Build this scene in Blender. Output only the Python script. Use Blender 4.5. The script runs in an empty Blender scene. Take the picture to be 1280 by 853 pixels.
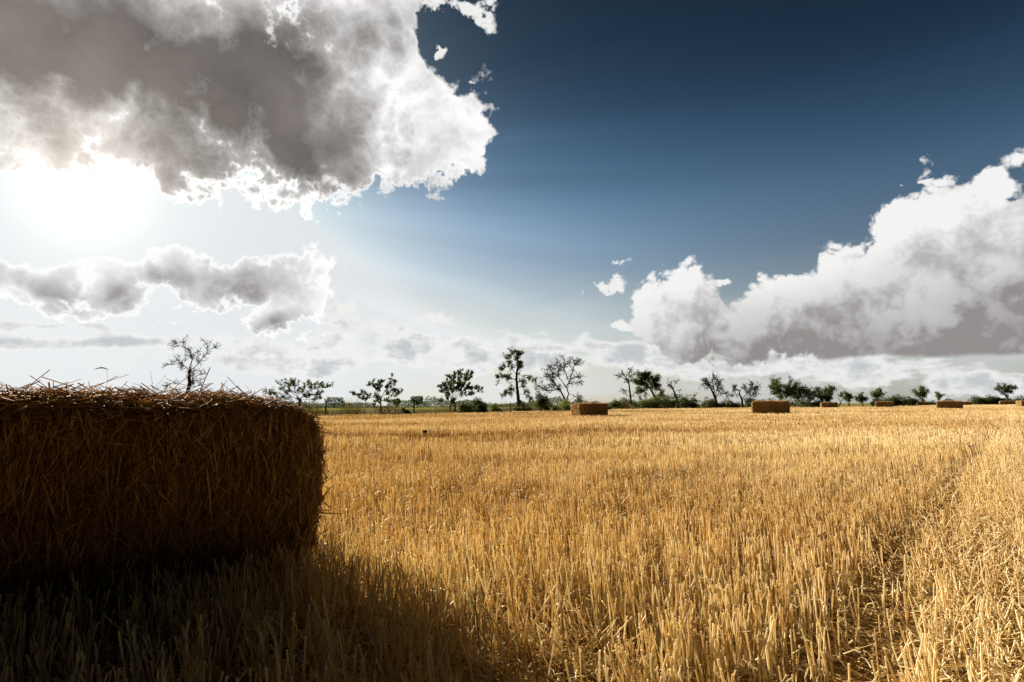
import bpy, bmesh, math, random
import numpy as np
from mathutils import Vector, Matrix

scene = bpy.context.scene
COL = scene.collection
R = math.radians

# ------------------------------------------------------------------ camera
cam_data = bpy.data.cameras.new('camera')
cam_data.sensor_width = 36.0
cam_data.lens = 20.0
cam_data.clip_start = 0.05
cam_data.clip_end = 6000.0
cam = bpy.data.objects.new('camera', cam_data)
COL.objects.link(cam)
PITCH, ROLL, CAM_H = R(6.48), R(0.43), 0.90
fw = Vector((0, math.cos(PITCH), math.sin(PITCH)))
r0 = Vector((1, 0, 0)); u0 = Vector((0, -math.sin(PITCH), math.cos(PITCH)))
rt = math.cos(ROLL) * r0 - math.sin(ROLL) * u0
up = math.sin(ROLL) * r0 + math.cos(ROLL) * u0
m = Matrix((rt, up, -fw)).transposed().to_4x4()
m.translation = (0, 0, CAM_H)
cam.matrix_world = m
scene.camera = cam

# ------------------------------------------------------------------ exposure
scene.view_settings.view_transform = 'Standard'
scene.view_settings.look = 'None'
scene.view_settings.gamma = 1.0
scene.view_settings.use_curve_mapping = False
scene.view_settings.exposure = 1.5
scene.render.engine = 'CYCLES'
scene.cycles.max_bounces = 6
scene.cycles.diffuse_bounces = 4
scene.cycles.transmission_bounces = 3
scene.cycles.transparent_max_bounces = 4
scene.cycles.use_denoising = True
scene.cycles.denoiser = 'OPENIMAGEDENOISE'
scene.cycles.denoising_input_passes = 'RGB_ALBEDO_NORMAL'
scene.cycles.denoising_prefilter = 'ACCURATE'

# ------------------------------------------------------------------ sun
SUN_AZ, SUN_EL = R(-38.0), R(17.7)
SUN = Vector((math.sin(SUN_AZ) * math.cos(SUN_EL), math.cos(SUN_AZ) * math.cos(SUN_EL), math.sin(SUN_EL)))
sun_data = bpy.data.lights.new('sun', 'SUN')
sun_data.energy = 5.0
sun_data.angle = R(0.55)
sun_data.color = (1.0, 0.92, 0.79)
sun = bpy.data.objects.new('sun', sun_data)
COL.objects.link(sun)
sun.rotation_euler = SUN.to_track_quat('Z', 'Y').to_euler()

# ------------------------------------------------------------------ sky: Nishita air plus procedural clouds, all by world direction
world = bpy.data.worlds.new('World')
scene.world = world
world.use_nodes = True
world.cycles.sampling_method = 'MANUAL'
world.cycles.sample_map_resolution = 512
WT = world.node_tree


class V:
    """A node socket with arithmetic."""
    def __init__(self, s): self.s = s

    @staticmethod
    def op(kind, *args, clamp=False):
        n = WT.nodes.new('ShaderNodeMath'); n.operation = kind; n.use_clamp = clamp
        for i, a in enumerate(args):
            if isinstance(a, V): WT.links.new(a.s, n.inputs[i])
            else: n.inputs[i].default_value = a
        return V(n.outputs[0])
    def __add__(a, b): return V.op('ADD', a, b)
    __radd__ = __add__
    def __sub__(a, b): return V.op('SUBTRACT', a, b)
    def __rsub__(a, b): return V.op('SUBTRACT', b, a)
    def __mul__(a, b): return V.op('MULTIPLY', a, b)
    __rmul__ = __mul__
    def __truediv__(a, b): return V.op('DIVIDE', a, b)


def sstep(x, lo, hi, a=0.0, b=1.0, kind='SMOOTHSTEP'):
    n = WT.nodes.new('ShaderNodeMapRange'); n.interpolation_type = kind; n.clamp = True
    WT.links.new(x.s, n.inputs['Value'])
    for k, v in (('From Min', lo), ('From Max', hi), ('To Min', a), ('To Max', b)): n.inputs[k].default_value = v
    return V(n.outputs[0])


def curve(x, pts):
    """Piecewise-linear curve of a value through (x, y) points."""
    lo, hi = pts[0][0], pts[-1][0]
    n = WT.nodes.new('ShaderNodeFloatCurve'); c = n.mapping.curves[0]
    for i, (px, py) in enumerate(pts):
        u = (px - lo) / (hi - lo)
        if i < 2: c.points[i].location = (u, py)
        else: c.points.new(u, py)
    n.mapping.use_clip = False
    n.mapping.update()
    WT.links.new(sstep(x, lo, hi, kind='LINEAR').s, n.inputs['Value'])
    return V(n.outputs[0])


def mixc(f, a, b):
    n = WT.nodes.new('ShaderNodeMix'); n.data_type = 'RGBA'; n.clamp_factor = True
    for i, v in ((0, f), (6, a), (7, b)):
        if isinstance(v, V): WT.links.new(v.s, n.inputs[i])
        else: n.inputs[i].default_value = v if i == 0 else (*v, 1)
    return V(n.outputs[2])


def scalec(c, f):
    """Colour times value."""
    n = WT.nodes.new('ShaderNodeVectorMath'); n.operation = 'SCALE'
    if isinstance(c, V): WT.links.new(c.s, n.inputs[0])
    else: n.inputs[0].default_value = c
    if isinstance(f, V): WT.links.new(f.s, n.inputs['Scale'])
    else: n.inputs['Scale'].default_value = f
    return V(n.outputs[0])


def vmath(kind, a, b):
    n = WT.nodes.new('ShaderNodeVectorMath'); n.operation = kind
    for i, v in enumerate((a, b)):
        if isinstance(v, V): WT.links.new(v.s, n.inputs[i])
        else: n.inputs[i].default_value = v
    return V(n.outputs['Value'] if kind == 'DOT_PRODUCT' else n.outputs[0])


def fbm(vec, scale, detail, rough=0.6, dist=0.0):
    n = WT.nodes.new('ShaderNodeTexNoise'); n.noise_type = 'FBM'; n.normalize = True
    WT.links.new(vec.s, n.inputs['Vector'])
    for k, v in (('Scale', scale), ('Detail', detail), ('Roughness', rough), ('Distortion', dist)): n.inputs[k].default_value = v
    return V(n.outputs[0])


def billow(vec, scale, octaves=4, gain=0.55):
    """Rounded bumps between sharp creases, like the heads of a cumulus; about 0 on average."""
    tot = None
    for i in range(octaves):
        n = WT.nodes.new('ShaderNodeTexNoise'); n.noise_type = 'FBM'; n.normalize = False
        WT.links.new(vec.s, n.inputs['Vector'])
        n.inputs['Scale'].default_value = scale * 2.13 ** i; n.inputs['Detail'].default_value = 0.0
        t = V.op('ABSOLUTE', V(n.outputs[0])) * (gain ** i)
        tot = t if tot is None else tot + t
    return tot - 0.21 * sum(gain ** i for i in range(octaves))


def ellipses(az, el, lst, smooth=0.25):
    """Field that is 1 in the middle of an ellipse, 0 on its edge; rounded union of several."""
    f = None
    for (ca, ce, m11, m12, m21, m22) in lst:
        da, de = az - ca, el - ce
        u = da * m11 + de * m12; v = da * m21 + de * m22
        g = 1.0 - V.op('SQRT', u * u + v * v)
        f = g if f is None else V.op('SMOOTH_MAX', f, g, smooth)
    return f


# cloud outlines: centre (azimuth, elevation in degrees) and a 2x2 matrix each
CLOUDS = {
    'big': [
        (-35.1013, 28.8666, 0.0532, -0.0054, 0.0104, -0.0908),
        (-24.5807, 27.0129, 0.0745, -0.0244, -0.0172, -0.113),
        (-13.9991, 28.4738, 0.0923, 0.0221, 0.0342, -0.1385),
        (-6.5756, 26.5636, 0.1972, -0.0822, -0.0743, -0.2775),
        (-30.7532, 37.8289, 0.0357, 0.0027, 0.034, -0.1205),
        (-15.7642, 34.0692, 0.113, 0.0036, 0.0227, -0.1813),
    ],
    'big_cut': [
        (-6.2075, 34.8838, 0.1954, 0.1015, 0.0625, -0.2015),
        (5.031, 16.4739, 2.4346, -0.0448, -0.0802, -2.5676),
    ],
    'sun_cut': [
        (-40.465, 13.7639, 0.1087, -0.0134, -0.0217, -0.1758),
        (-34.1539, 14.397, 0.1675, -0.0102, -0.0023, -0.3022),
    ],
    'low': [
        (-39.669, 9.3022, 0.2276, -0.0003, 0.0042, -0.3823),
        (-34.9615, 9.0508, 0.2737, 0.0163, 0.0394, -0.3964),
        (-29.759, 10.5116, 0.1768, 0.0228, 0.0685, -0.3539),
        (-24.5947, 11.5388, 0.1727, -0.0154, -0.026, -0.3791),
        (-21.7145, 8.7707, 0.2833, 0.01, 0.0248, -0.4767),
        (-44.2105, 8.833, 0.2931, 0.0219, 0.0691, -0.5036),
    ],
    'big_core': [
        (-27.3347, 26.4933, 0.1002, -0.0129, 0.0039, -0.1193),
        (-37.8436, 27.4695, 0.0826, 0.0064, 0.0603, -0.1946),
        (-21.5369, 23.4728, 0.1498, -0.0494, -0.0466, -0.2299),
        (-24.8005, 31.3796, 0.116, 0.0061, 0.0407, -0.205),
    ],
    'low_core': [
        (-38.932, 9.3917, 0.3854, -0.0172, -0.0342, -0.6103),
        (-34.8279, 8.6651, 0.5009, 0.0296, 0.071, -0.7519),
        (-30.6418, 9.7327, 0.4228, 0.0749, 0.1486, -0.5887),
        (-25.9317, 11.282, 0.2726, 0.0119, 0.042, -0.494),
        (-21.6803, 7.798, 0.5068, -0.0238, -0.0529, -1.1107),
    ],
    'right': [
        (36.944, 13.125, 0.2056, 0.044, 0.0619, -0.2432),
        (19.1811, 7.3953, 0.2993, -0.0133, -0.0254, -0.4858),
        (28.444, 8.5242, 0.1831, 0.0318, 0.0628, -0.3007),
        (44.4134, 10.6547, 0.2342, -0.0203, -0.0415, -0.22),
        (35.9547, 7.0701, 0.1036, 0.0043, 0.0149, -0.2035),
        (41.6207, 9.2207, 0.1408, 0.0263, 0.0405, -0.1283),
        (32.808, 10.0905, 0.1629, 0.0514, 0.0911, -0.223),
        (25.2576, 7.4754, 0.1485, 0.0203, 0.0521, -0.3227),
        (16.6669, 9.0644, 0.2136, 0.086, 0.1136, -0.272),
        (41.3905, 16.0556, 0.6954, -0.0595, -0.1353, -0.5548),
        (14.0485, 10.2115, 0.4328, -0.0153, -0.0235, -0.4581),
        (44.4261, 5.8756, 0.1195, -0.0102, -0.0173, -0.1564),
        (22.3321, 6.3229, 0.1598, 0.005, 0.016, -0.394),
        (28.3102, 6.328, 0.144, -0.0087, -0.0237, -0.3511),
    ],
    'right_cut': [
        (32.6241, -1.0791, 0.0368, -0.0025, 0.0006, -0.1974),
    ],
    'bank': [
        (-17.302, 6.4342, 0.2407, 0.0474, 0.1222, -0.5785),
        (-11.1936, 5.376, 0.1069, -0.0021, -0.013, -0.5272),
        (-0.0112, 4.9923, 0.0825, -0.0006, -0.0042, -0.5645),
        (12.7021, 4.5407, 0.1079, -0.0109, -0.0684, -0.7038),
        (31.7373, 2.8579, 0.3115, -0.0206, -0.0223, -0.5621),
        (37.1157, 1.4798, 0.5587, -0.0416, -0.0226, -0.7825),
        (-23.6581, 5.1158, 0.1837, 0.0071, 0.026, -0.8461),
        (22.2018, 3.7158, 0.1804, 0.0057, 0.057, -0.9591),
        (4.8403, 5.6607, 0.0829, -0.0014, -0.0198, -1.2456),
        (-16.5885, 7.6122, 0.2822, -0.0913, -0.262, -0.7672),
        (-34.7508, 5.4785, 0.1212, 0.0071, 0.0949, -1.672),
        (-39.4774, 6.4427, 0.2276, 0.0151, 0.1873, -2.2814),
        (-23.624, 4.2307, 0.1051, 0.004, 0.0203, -0.847),
        (32.2799, 2.2925, 0.1929, -0.0129, -0.0251, -0.7363),
        (40.067, 1.5152, 0.3537, -0.0279, -0.029, -0.9055),
    ],
    'puff': [
        (-7.2744, 8.6023, 0.5155, -0.0691, -0.1228, -0.9551),
        (10.4185, 11.7171, 0.5707, 0.0642, 0.1198, -1.2637),
        (11.2803, 14.0217, 0.788, -0.0241, -0.1166, -2.143),
        (-5.3609, 36.9876, 0.2747, -0.0681, -0.1134, -1.3771),
        (-2.2472, 36.7117, 0.8394, -0.4411, -0.2076, -0.867),
        (-12.6298, 7.7182, 1.0753, 0.0188, 0.0469, -2.1195),
        (37.3079, 17.7621, 1.6998, 0.3676, 0.7254, -3.8676),
        (20.8083, 11.2993, 1.1594, -0.056, -0.2158, -2.6647),
        (-4.0612, 30.7722, 1.481, -1.0679, -1.3884, -3.2408),
        (-16.6453, 9.8482, 0.728, 0.1191, 0.3428, -1.8293),
        (-14.9828, 9.9927, 1.6369, 0.0365, 0.1223, -3.22),
        (-7.0461, 33.2067, 0.744, 1.9436, 2.1213, -1.5477),
        (11.6393, 7.725, 0.4928, -0.015, -0.0741, -2.1111),
    ],
}

tc = WT.nodes.new('ShaderNodeTexCoord')
D = V(tc.outputs['Generated'])
sep = WT.nodes.new('ShaderNodeSeparateXYZ'); WT.links.new(D.s, sep.inputs[0])
dx, dy, dz = (V(o) for o in sep.outputs)
AZ = V.op('ARCTAN2', dx, dy) * (180 / math.pi)
EL = V.op('ARCSINE', V.op('MINIMUM', V.op('MAXIMUM', dz, -1.0), 1.0)) * (180 / math.pi)
cosang = vmath('DOT_PRODUCT', D, tuple(SUN))
SA = V.op('ARCCOSINE', V.op('MINIMUM', cosang, 0.999999)) * (180 / math.pi)      # degrees from the sun

sky = WT.nodes.new('ShaderNodeTexSky'); sky.sky_type = 'NISHITA'; sky.sun_disc = False
sky.sun_elevation = SUN_EL; sky.sun_rotation = SUN_AZ
air = V(sky.outputs[0])
# darkening towards the top of the sky, measured against the photograph
corr = curve(EL, [(0, 1.0), (6, 1.0), (10, 0.87), (14, 0.84), (18, 0.76), (22, 0.56), (25.5, 0.40), (31, 0.22), (38, 0.15), (55, 0.07), (90, 0.06)])  # unseen overhead end lowered further to cut ambient light
corr = corr * sstep(SA, 25, 75, 1.0, 0.72) * sstep(SA, 82, 112, 1.0, 0.10)  # last factor dims unseen sky away from the sun, cutting ambient light
tint = mixc(sstep(EL, 8, 28), (1.0, 1.0, 1.0), (0.64, 1.0, 1.22))
tint = mixc(sstep(SA, 80, 125), tint, (1.2, 1.0, 0.70))  # unseen sky away from the sun warmed to take blue out of shadows
air = scalec(vmath('MULTIPLY', air, tint), corr)
# low veil of thin cloud along the horizon
veil_n = fbm(vmath('MULTIPLY', D, (1, 1, 4.0)), 5, 5, 0.55)
veil = sstep(EL, 15, 1.0) * sstep(veil_n, 0.35, 0.65, 0.55, 1.0)
veil_col = mixc(sstep(SA, 20, 70), (8.2, 8.4, 8.5), (6.1, 6.3, 6.25))
veil_col = mixc(sstep(SA, 88, 118), veil_col, (2.6, 2.2, 1.8))         # unseen veil opposite the sun, dimmed and warmed to set the ambient light
near_sun = V.op('EXPONENT', SA * SA * (-1 / 290.0))
air = vmath('MINIMUM', air, (7.6, 7.8, 8.0))
air = mixc(near_sun * 0.9, air, (7.2, 7.7, 7.9))
air = mixc(veil * 0.93, air, veil_col)
# rays of light fanning out from behind the cloud
sun_side = SUN.cross(Vector((0, 0, 1))).normalized(); sun_up = sun_side.cross(SUN).normalized()
ray_u, ray_v = vmath('DOT_PRODUCT', D, tuple(sun_side)), vmath('DOT_PRODUCT', D, tuple(sun_up))
ray_len = V.op('SQRT', ray_u * ray_u + ray_v * ray_v) + 0.0001
cmb = WT.nodes.new('ShaderNodeCombineXYZ')
WT.links.new((ray_u / ray_len).s, cmb.inputs[0]); WT.links.new((ray_v / ray_len).s, cmb.inputs[1])
rays = fbm(V(cmb.outputs[0]), 7, 3, 0.55)
ray_amt = sstep(SA, 14, 28) * sstep(SA, 62, 35) * sstep(EL, 1, 9)
air = scalec(air, 1.0 + (rays - 0.5) * ray_amt * 0.6)
glow = V.op('EXPONENT', SA * SA * (-1 / 9.0)) * 5.0 + V.op('EXPONENT', SA * (-1 / 6.0)) * 4.0
air = vmath('ADD', air, scalec((1.0, 0.97, 0.92), glow))

nb = (fbm(D, 6.0, 12, 0.60, 0.1) - 0.5) * 2.0
nf = (fbm(vmath('ADD', D, (3.1, 1.7, 5.2)), 26.0, 8, 0.62) - 0.5) * 2.0
bil = billow(D, 9.0, 5, 0.6)
soft = (fbm(vmath('ADD', D, (7.7, 2.2, 1.1)), 5.0, 5, 0.52) - 0.5) * 2.0

# outlines wander: bend the coordinates the outlines are measured in
warp2 = (fbm(vmath('ADD', D, (1.3, 9.1, 4.4)), 6.5, 4, 0.55) - 0.5) * 2.0
AZW = AZ + soft * 5.0 + nb * 1.5; ELW = EL + warp2 * 4.0 + bil * 1.2

out = air
# ---- low bank near the horizon
q = vmath('MULTIPLY', D, (1, 1, 2.6))
nbank = (fbm(q, 10.0, 9, 0.62) - 0.5) * 2.0
d_bank = ellipses(AZ, EL, CLOUDS['bank'], 0.3) + nbank * 2.0 + nf * 0.8 + 0.22
a_bank = sstep(d_bank, 0.0, 0.7)
out = mixc(a_bank * 0.95, out, mixc(sstep(d_bank + nf * 0.6, 0.25, 1.4), (9.2, 9.2, 9.1), (5.6, 5.8, 6.0)))

# ---- small puffs
d_puff = ellipses(AZ + nf * 2.2, EL + bil * 1.0 + nb * 1.2, CLOUDS['puff'], 0.05) + nf * 3.0 + nb * 1.2 - 0.08
out = mixc(sstep(d_puff, 0.0, 0.6), out, (8.6, 8.6, 8.4))

# ---- the long low cloud on the left, lit from behind
d_low = ellipses(AZW, ELW, CLOUDS['low'], 0.35) + nb * 1.1 + bil * 0.8 + nf * 0.6 + 0.05
core_l = ellipses(AZW, ELW, CLOUDS['low_core'], 0.15)
t_low = sstep(core_l * 0.65 + nb * 0.7 + bil * 0.6 + d_low * 0.25, -0.40, 0.85, kind='LINEAR') * sstep(d_low, 0.05, 0.35)
rim = sstep(d_low, 0.45, 0.0)
c_low = mixc(t_low, scalec((9.0, 9.0, 8.95), 1.0 + rim * 0.15), (3.1, 2.95, 2.9))
out = mixc(sstep(d_low, -0.03, 0.16), out, c_low)

# ---- the cumulus on the right, lit from the upper left
f_r = ellipses(AZ, EL, CLOUDS['right'], 0.2)
f_r2 = ellipses(AZ - 2.0, EL + 2.2, CLOUDS['right'], 0.2)
cut = ellipses(AZ, EL, CLOUDS['right_cut'], 0.1) * -2.5 + 0.1
D2 = vmath('ADD', D, (-0.028, 0.010, 0.040))
nb2 = (fbm(D2, 6.0, 7, 0.60, 0.1) - 0.5) * 2.0
bil2 = billow(D2, 9.0, 4, 0.6)
h_r = f_r + nb * 0.38 + bil * 1.0
h_r2 = f_r2 + nb2 * 0.45 + bil2 * 1.1
d_r = V.op('SMOOTH_MIN', h_r, cut + nb * 0.4, 0.12) + nf * 0.12 + 0.06
relief = sstep((f_r - f_r2) * 0.9 + (bil - bil2) * 1.5 + (nb - nb2) * 0.7, -0.50, 0.50, kind='LINEAR')
under = sstep(EL + nb * 1.2 + bil * 1.8 + soft * 1.6 - (AZ - 30.0) * 0.15, 13.6, 4.6, kind='LINEAR')
lit = 1.10 - under * 0.95 - (1.0 - relief) * 0.60 * (1.0 - under * 0.5) - sstep(d_r, 0.1, 0.9) * 0.08 + soft * 0.08
ramp_r = sstep(lit, 0.0, 1.0, kind='LINEAR')
c_r = mixc(V.op('POWER', ramp_r, 0.85), (2.9, 2.76, 2.72), (9.0, 8.95, 8.85))
out = mixc(sstep(d_r, -0.03, 0.20), out, c_r)

# ---- the big cloud across the sun
f_big = ellipses(AZW, ELW, CLOUDS['big'], 0.25)
cut = ellipses(AZW, ELW, CLOUDS['big_cut'], 0.1)
f_big = V.op('SMOOTH_MIN', f_big, cut * -1.3 + 0.02, 0.12)
sun_cut = ellipses(AZW, ELW, CLOUDS['sun_cut'], 0.1)
d_b = f_big + nb * 0.75 + bil * 0.6 + nf * 0.28 + 0.05
d_b = V.op('SMOOTH_MIN', d_b, sun_cut * -4.0 + nb * 0.5 + bil * 0.25 + nf * 0.2 + 0.05, 0.08)
core = ellipses(AZW, ELW, CLOUDS['big_core'], 0.3)
t_b = sstep(d_b * 0.4 + core * 0.95 + soft * 0.45 + nb * 0.36 + bil * 0.34, -0.30, 0.85, kind='LINEAR') * sstep(d_b, 0.0, 0.28)
dark = scalec((1.30, 1.16, 1.10), sstep(soft * 0.9 + bil * 0.35 + nb * 0.5, -0.55, 0.6, 0.62, 1.75, kind='LINEAR'))
bright = scalec((9.5, 9.35, 9.2), sstep(nb * 0.8 + bil * 0.9 + soft * 0.5, -0.40, 0.50, 1.12, 0.55, kind='LINEAR'))
c_b = mixc(V.op('POWER', t_b, 0.8), bright, dark)
c_b = vmath('ADD', c_b, scalec((1.0, 0.84, 0.66), V.op('EXPONENT', SA * (-1 / 4.2)) * 6.5))
c_b = vmath('ADD', c_b, scalec((1.0, 0.98, 0.95), sstep(d_b, 0.24, 0.02) * sstep(SA, 40, 12) * 5.0))      # thin edges glow against the sun
out = mixc(sstep(d_b, -0.02, 0.15), out, c_b)

bg = WT.nodes['Background']
# added dimming of the unseen sky to either side, cutting ambient light in shadows
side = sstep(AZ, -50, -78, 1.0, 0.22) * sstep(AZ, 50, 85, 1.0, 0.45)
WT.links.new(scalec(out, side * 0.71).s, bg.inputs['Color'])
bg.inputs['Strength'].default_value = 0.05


# ------------------------------------------------------------------ helpers
rng = np.random.default_rng(11)


def tag(o, label=None, cat=None, group=None, kind=None):
    if label: o['label'] = label
    if cat: o['category'] = cat
    if group: o['group'] = group
    if kind: o['kind'] = kind
    return o


def empty(name, loc, rz=0.0):
    o = bpy.data.objects.new(name, None); COL.objects.link(o)
    o.location = loc; o.rotation_euler = (0, 0, rz); o.empty_display_size = 0.2
    return o


def mesh_obj(name, me, mat, parent=None):
    o = bpy.data.objects.new(name, me); COL.objects.link(o)
    if mat is not None and not me.materials: me.materials.append(mat)
    if parent is not None: o.parent = parent
    return o


def raw_mesh(name, verts, faces, tint=None, smooth=True):
    """verts (N,3); faces: list of (M,k) index arrays; tint: value per vertex."""
    me = bpy.data.meshes.new(name)
    verts = np.asarray(verts, dtype=np.float32).reshape(-1, 3)
    me.vertices.add(len(verts)); me.vertices.foreach_set('co', verts.ravel())
    flat = np.concatenate([f.ravel() for f in faces]).astype(np.int32)
    tot = np.concatenate([np.full(len(f), f.shape[1]) for f in faces])
    start = np.concatenate([[0], np.cumsum(tot)[:-1]]).astype(np.int32)
    me.loops.add(len(flat)); me.loops.foreach_set('vertex_index', flat)
    me.polygons.add(len(tot)); me.polygons.foreach_set('loop_start', start)
    me.polygons.foreach_set('use_smooth', np.full(len(tot), smooth))
    if tint is not None:
        a = me.attributes.new('tint', 'FLOAT', 'POINT'); a.data.foreach_set('value', np.asarray(tint, dtype=np.float32))
    me.update()
    return me


def norm(v): return v / np.maximum(np.linalg.norm(v, axis=-1, keepdims=True), 1e-9)


def stalks(base, vec, r0, r1, sides, bend=None, segs=1, tint=None, cap=False):
    """Many thin tubes. base (N,3), vec (N,3) from foot to tip, bend (N,3) offset of the middle. -> verts, faces, tint"""
    n = len(base)
    t = np.linspace(0, 1, segs + 1)
    c = base[:, None, :] + vec[:, None, :] * t[None, :, None]
    if bend is not None: c = c + bend[:, None, :] * (4 * t * (1 - t))[None, :, None]
    ax = norm(vec)
    ref = np.where(np.abs(ax[:, 2:3]) < 0.9, np.array([[0, 0, 1.0]]), np.array([[1.0, 0, 0]]))
    u = norm(np.cross(ax, ref)); w = np.cross(ax, u)
    ph = rng.uniform(0, 6.28, n)[:, None] + np.arange(sides)[None] * (2 * math.pi / sides)
    off = np.cos(ph)[..., None] * u[:, None] + np.sin(ph)[..., None] * w[:, None]
    r0 = np.broadcast_to(r0, (n,)); r1 = np.broadcast_to(r1, (n,))
    rad = r0[:, None] * (1 - t) + r1[:, None] * t
    v = c[:, :, None, :] + off[:, None] * rad[:, :, None, None]
    k = segs + 1
    idx = np.arange(n * k * sides).reshape(n, k, sides)
    a, b = idx[:, :-1], idx[:, 1:]
    f = [np.stack([a, np.roll(a, -1, 2), np.roll(b, -1, 2), b], -1).reshape(-1, 4)]
    if cap: f.append(idx[:, -1])
    tn = np.repeat(tint if tint is not None else rng.random(n), k * sides)
    return v.reshape(-1, 3), f, tn


def join(parts):
    vs, fs, ts, o = [], [], [], 0
    for v, f, t in parts:
        vs.append(v); ts.append(t); fs += [q + o for q in f]; o += len(v)
    return np.concatenate(vs), fs, np.concatenate(ts)


def wob(x, y, seed, scale):
    """Smooth value noise about -1..1 made of a few sines."""
    g = np.random.default_rng(seed); s = 0
    for i in range(7):
        a = g.uniform(0, 6.28); f = g.uniform(0.5, 1.7) / scale
        s = s + np.sin((x * math.cos(a) + y * math.sin(a)) * f * 6.28 + g.uniform(0, 6.28))
    return s / 3.0


# ------------------------------------------------------------------ materials
def ramp_node(nt, fac, stops):
    n = nt.nodes.new('ShaderNodeValToRGB'); cr = n.color_ramp
    while len(cr.elements) < len(stops): cr.elements.new(0.5)
    for e, (p, c) in zip(cr.elements, stops): e.position = p; e.color = (*c, 1)
    nt.links.new(fac, n.inputs[0])
    return n.outputs[0]


def fibre_mat(name, stops, trans=0.35, rough=0.45, spec=0.35):
    """Dry or living plant fibre: colour by the strand's own tint, some light passes through."""
    m = bpy.data.materials.new(name); m.use_nodes = True
    nt = m.node_tree; nt.nodes.clear()
    out = nt.nodes.new('ShaderNodeOutputMaterial')
    at = nt.nodes.new('ShaderNodeAttribute'); at.attribute_name = 'tint'
    col = ramp_node(nt, at.outputs['Fac'], stops)
    p = nt.nodes.new('ShaderNodeBsdfPrincipled')
    p.inputs['Roughness'].default_value = rough; p.inputs['Specular IOR Level'].default_value = spec
    nt.links.new(col, p.inputs['Base Color'])
    tr = nt.nodes.new('ShaderNodeBsdfTranslucent'); nt.links.new(col, tr.inputs[0])
    mx = nt.nodes.new('ShaderNodeMixShader'); mx.inputs[0].default_value = trans
    nt.links.new(p.outputs[0], mx.inputs[1]); nt.links.new(tr.outputs[0], mx.inputs[2])
    nt.links.new(mx.outputs[0], out.inputs[0])
    return m


def ground_mat(name, stops, scale, detail=8, bump=0.4, fine=40.0):
    m = bpy.data.materials.new(name); m.use_nodes = True
    nt = m.node_tree; p = nt.nodes['Principled BSDF']
    p.inputs['Roughness'].default_value = 0.9; p.inputs['Specular IOR Level'].default_value = 0.0
    tcn = nt.nodes.new('ShaderNodeTexCoord')
    n1 = nt.nodes.new('ShaderNodeTexNoise'); n1.inputs['Scale'].default_value = scale; n1.inputs['Detail'].default_value = detail; n1.inputs['Roughness'].default_value = 0.68
    nt.links.new(tcn.outputs['Object'], n1.inputs['Vector'])
    c = ramp_node(nt, n1.outputs[0], stops)
    nt.links.new(c, p.inputs['Base Color'])
    n2 = nt.nodes.new('ShaderNodeTexNoise'); n2.inputs['Scale'].default_value = fine; n2.inputs['Detail'].default_value = 5
    nt.links.new(tcn.outputs['Object'], n2.inputs['Vector'])
    b = nt.nodes.new('ShaderNodeBump'); b.inputs['Strength'].default_value = bump; b.inputs['Distance'].default_value = 0.05
    nt.links.new(n2.outputs[0], b.inputs['Height']); nt.links.new(b.outputs[0], p.inputs['Normal'])
    return m


STRAW = fibre_mat('straw', [(0.0, (0.30, 0.165, 0.050)), (0.25, (0.57, 0.365, 0.120)), (0.6, (0.80, 0.605, 0.295)), (1.0, (0.91, 0.785, 0.50))], trans=0.42, rough=0.48, spec=0.22)
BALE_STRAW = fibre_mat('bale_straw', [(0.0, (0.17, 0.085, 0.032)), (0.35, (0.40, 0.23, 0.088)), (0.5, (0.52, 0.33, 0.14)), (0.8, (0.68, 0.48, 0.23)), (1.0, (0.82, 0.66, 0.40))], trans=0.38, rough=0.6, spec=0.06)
DRY_GRASS = fibre_mat('dry_grass', [(0.0, (0.14, 0.13, 0.04)), (0.5, (0.30, 0.23, 0.08)), (1.0, (0.52, 0.42, 0.20))], trans=0.35, rough=0.6, spec=0.1)
MEADOW = fibre_mat('meadow_grass', [(0.0, (0.10, 0.13, 0.03)), (0.5, (0.26, 0.25, 0.07)), (1.0, (0.42, 0.36, 0.13))], trans=0.35, rough=0.6, spec=0.1)
LEAF = fibre_mat('leaf', [(0.0, (0.035, 0.052, 0.016)), (0.6, (0.085, 0.112, 0.030)), (1.0, (0.14, 0.165, 0.046))], trans=0.50, rough=0.7, spec=0.1)
LEAF_LIGHT = fibre_mat('light_leaf', [(0.0, (0.07, 0.09, 0.02)), (0.6, (0.17, 0.20, 0.042)), (1.0, (0.27, 0.28, 0.07))], trans=0.5, rough=0.6, spec=0.1)
LEAF_DRY = fibre_mat('dull_leaf', [(0.0, (0.042, 0.042, 0.018)), (0.6, (0.105, 0.108, 0.040)), (1.0, (0.18, 0.165, 0.062))], trans=0.45, rough=0.7, spec=0.1)
WOODS = fibre_mat('far_foliage', [(0.0, (0.06, 0.08, 0.045)), (1.0, (0.12, 0.145, 0.08))], trans=0.4, rough=0.7, spec=0.1)  # colour lightened to stand in for haze over the distance
BARK = ground_mat('bark', [(0.3, (0.022, 0.017, 0.013)), (0.7, (0.060, 0.046, 0.036))], 6.0, 6, 0.6, 30)
POST = ground_mat('weathered_wood', [(0.3, (0.05, 0.04, 0.03)), (0.7, (0.12, 0.10, 0.08))], 9.0, 6, 0.5, 40)
SOIL = ground_mat('stubble_soil', [(0.28, (0.11, 0.060, 0.026)), (0.45, (0.30, 0.175, 0.070)), (0.6, (0.48, 0.29, 0.105)), (0.75, (0.58, 0.37, 0.15))], 7.0, 12, 0.8, 60)
MEADOW_SOIL = ground_mat('meadow_soil', [(0.3, (0.10, 0.115, 0.025)), (0.5, (0.20, 0.19, 0.045)), (0.7, (0.30, 0.25, 0.075))], 0.35, 12, 0.6, 3)
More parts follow.
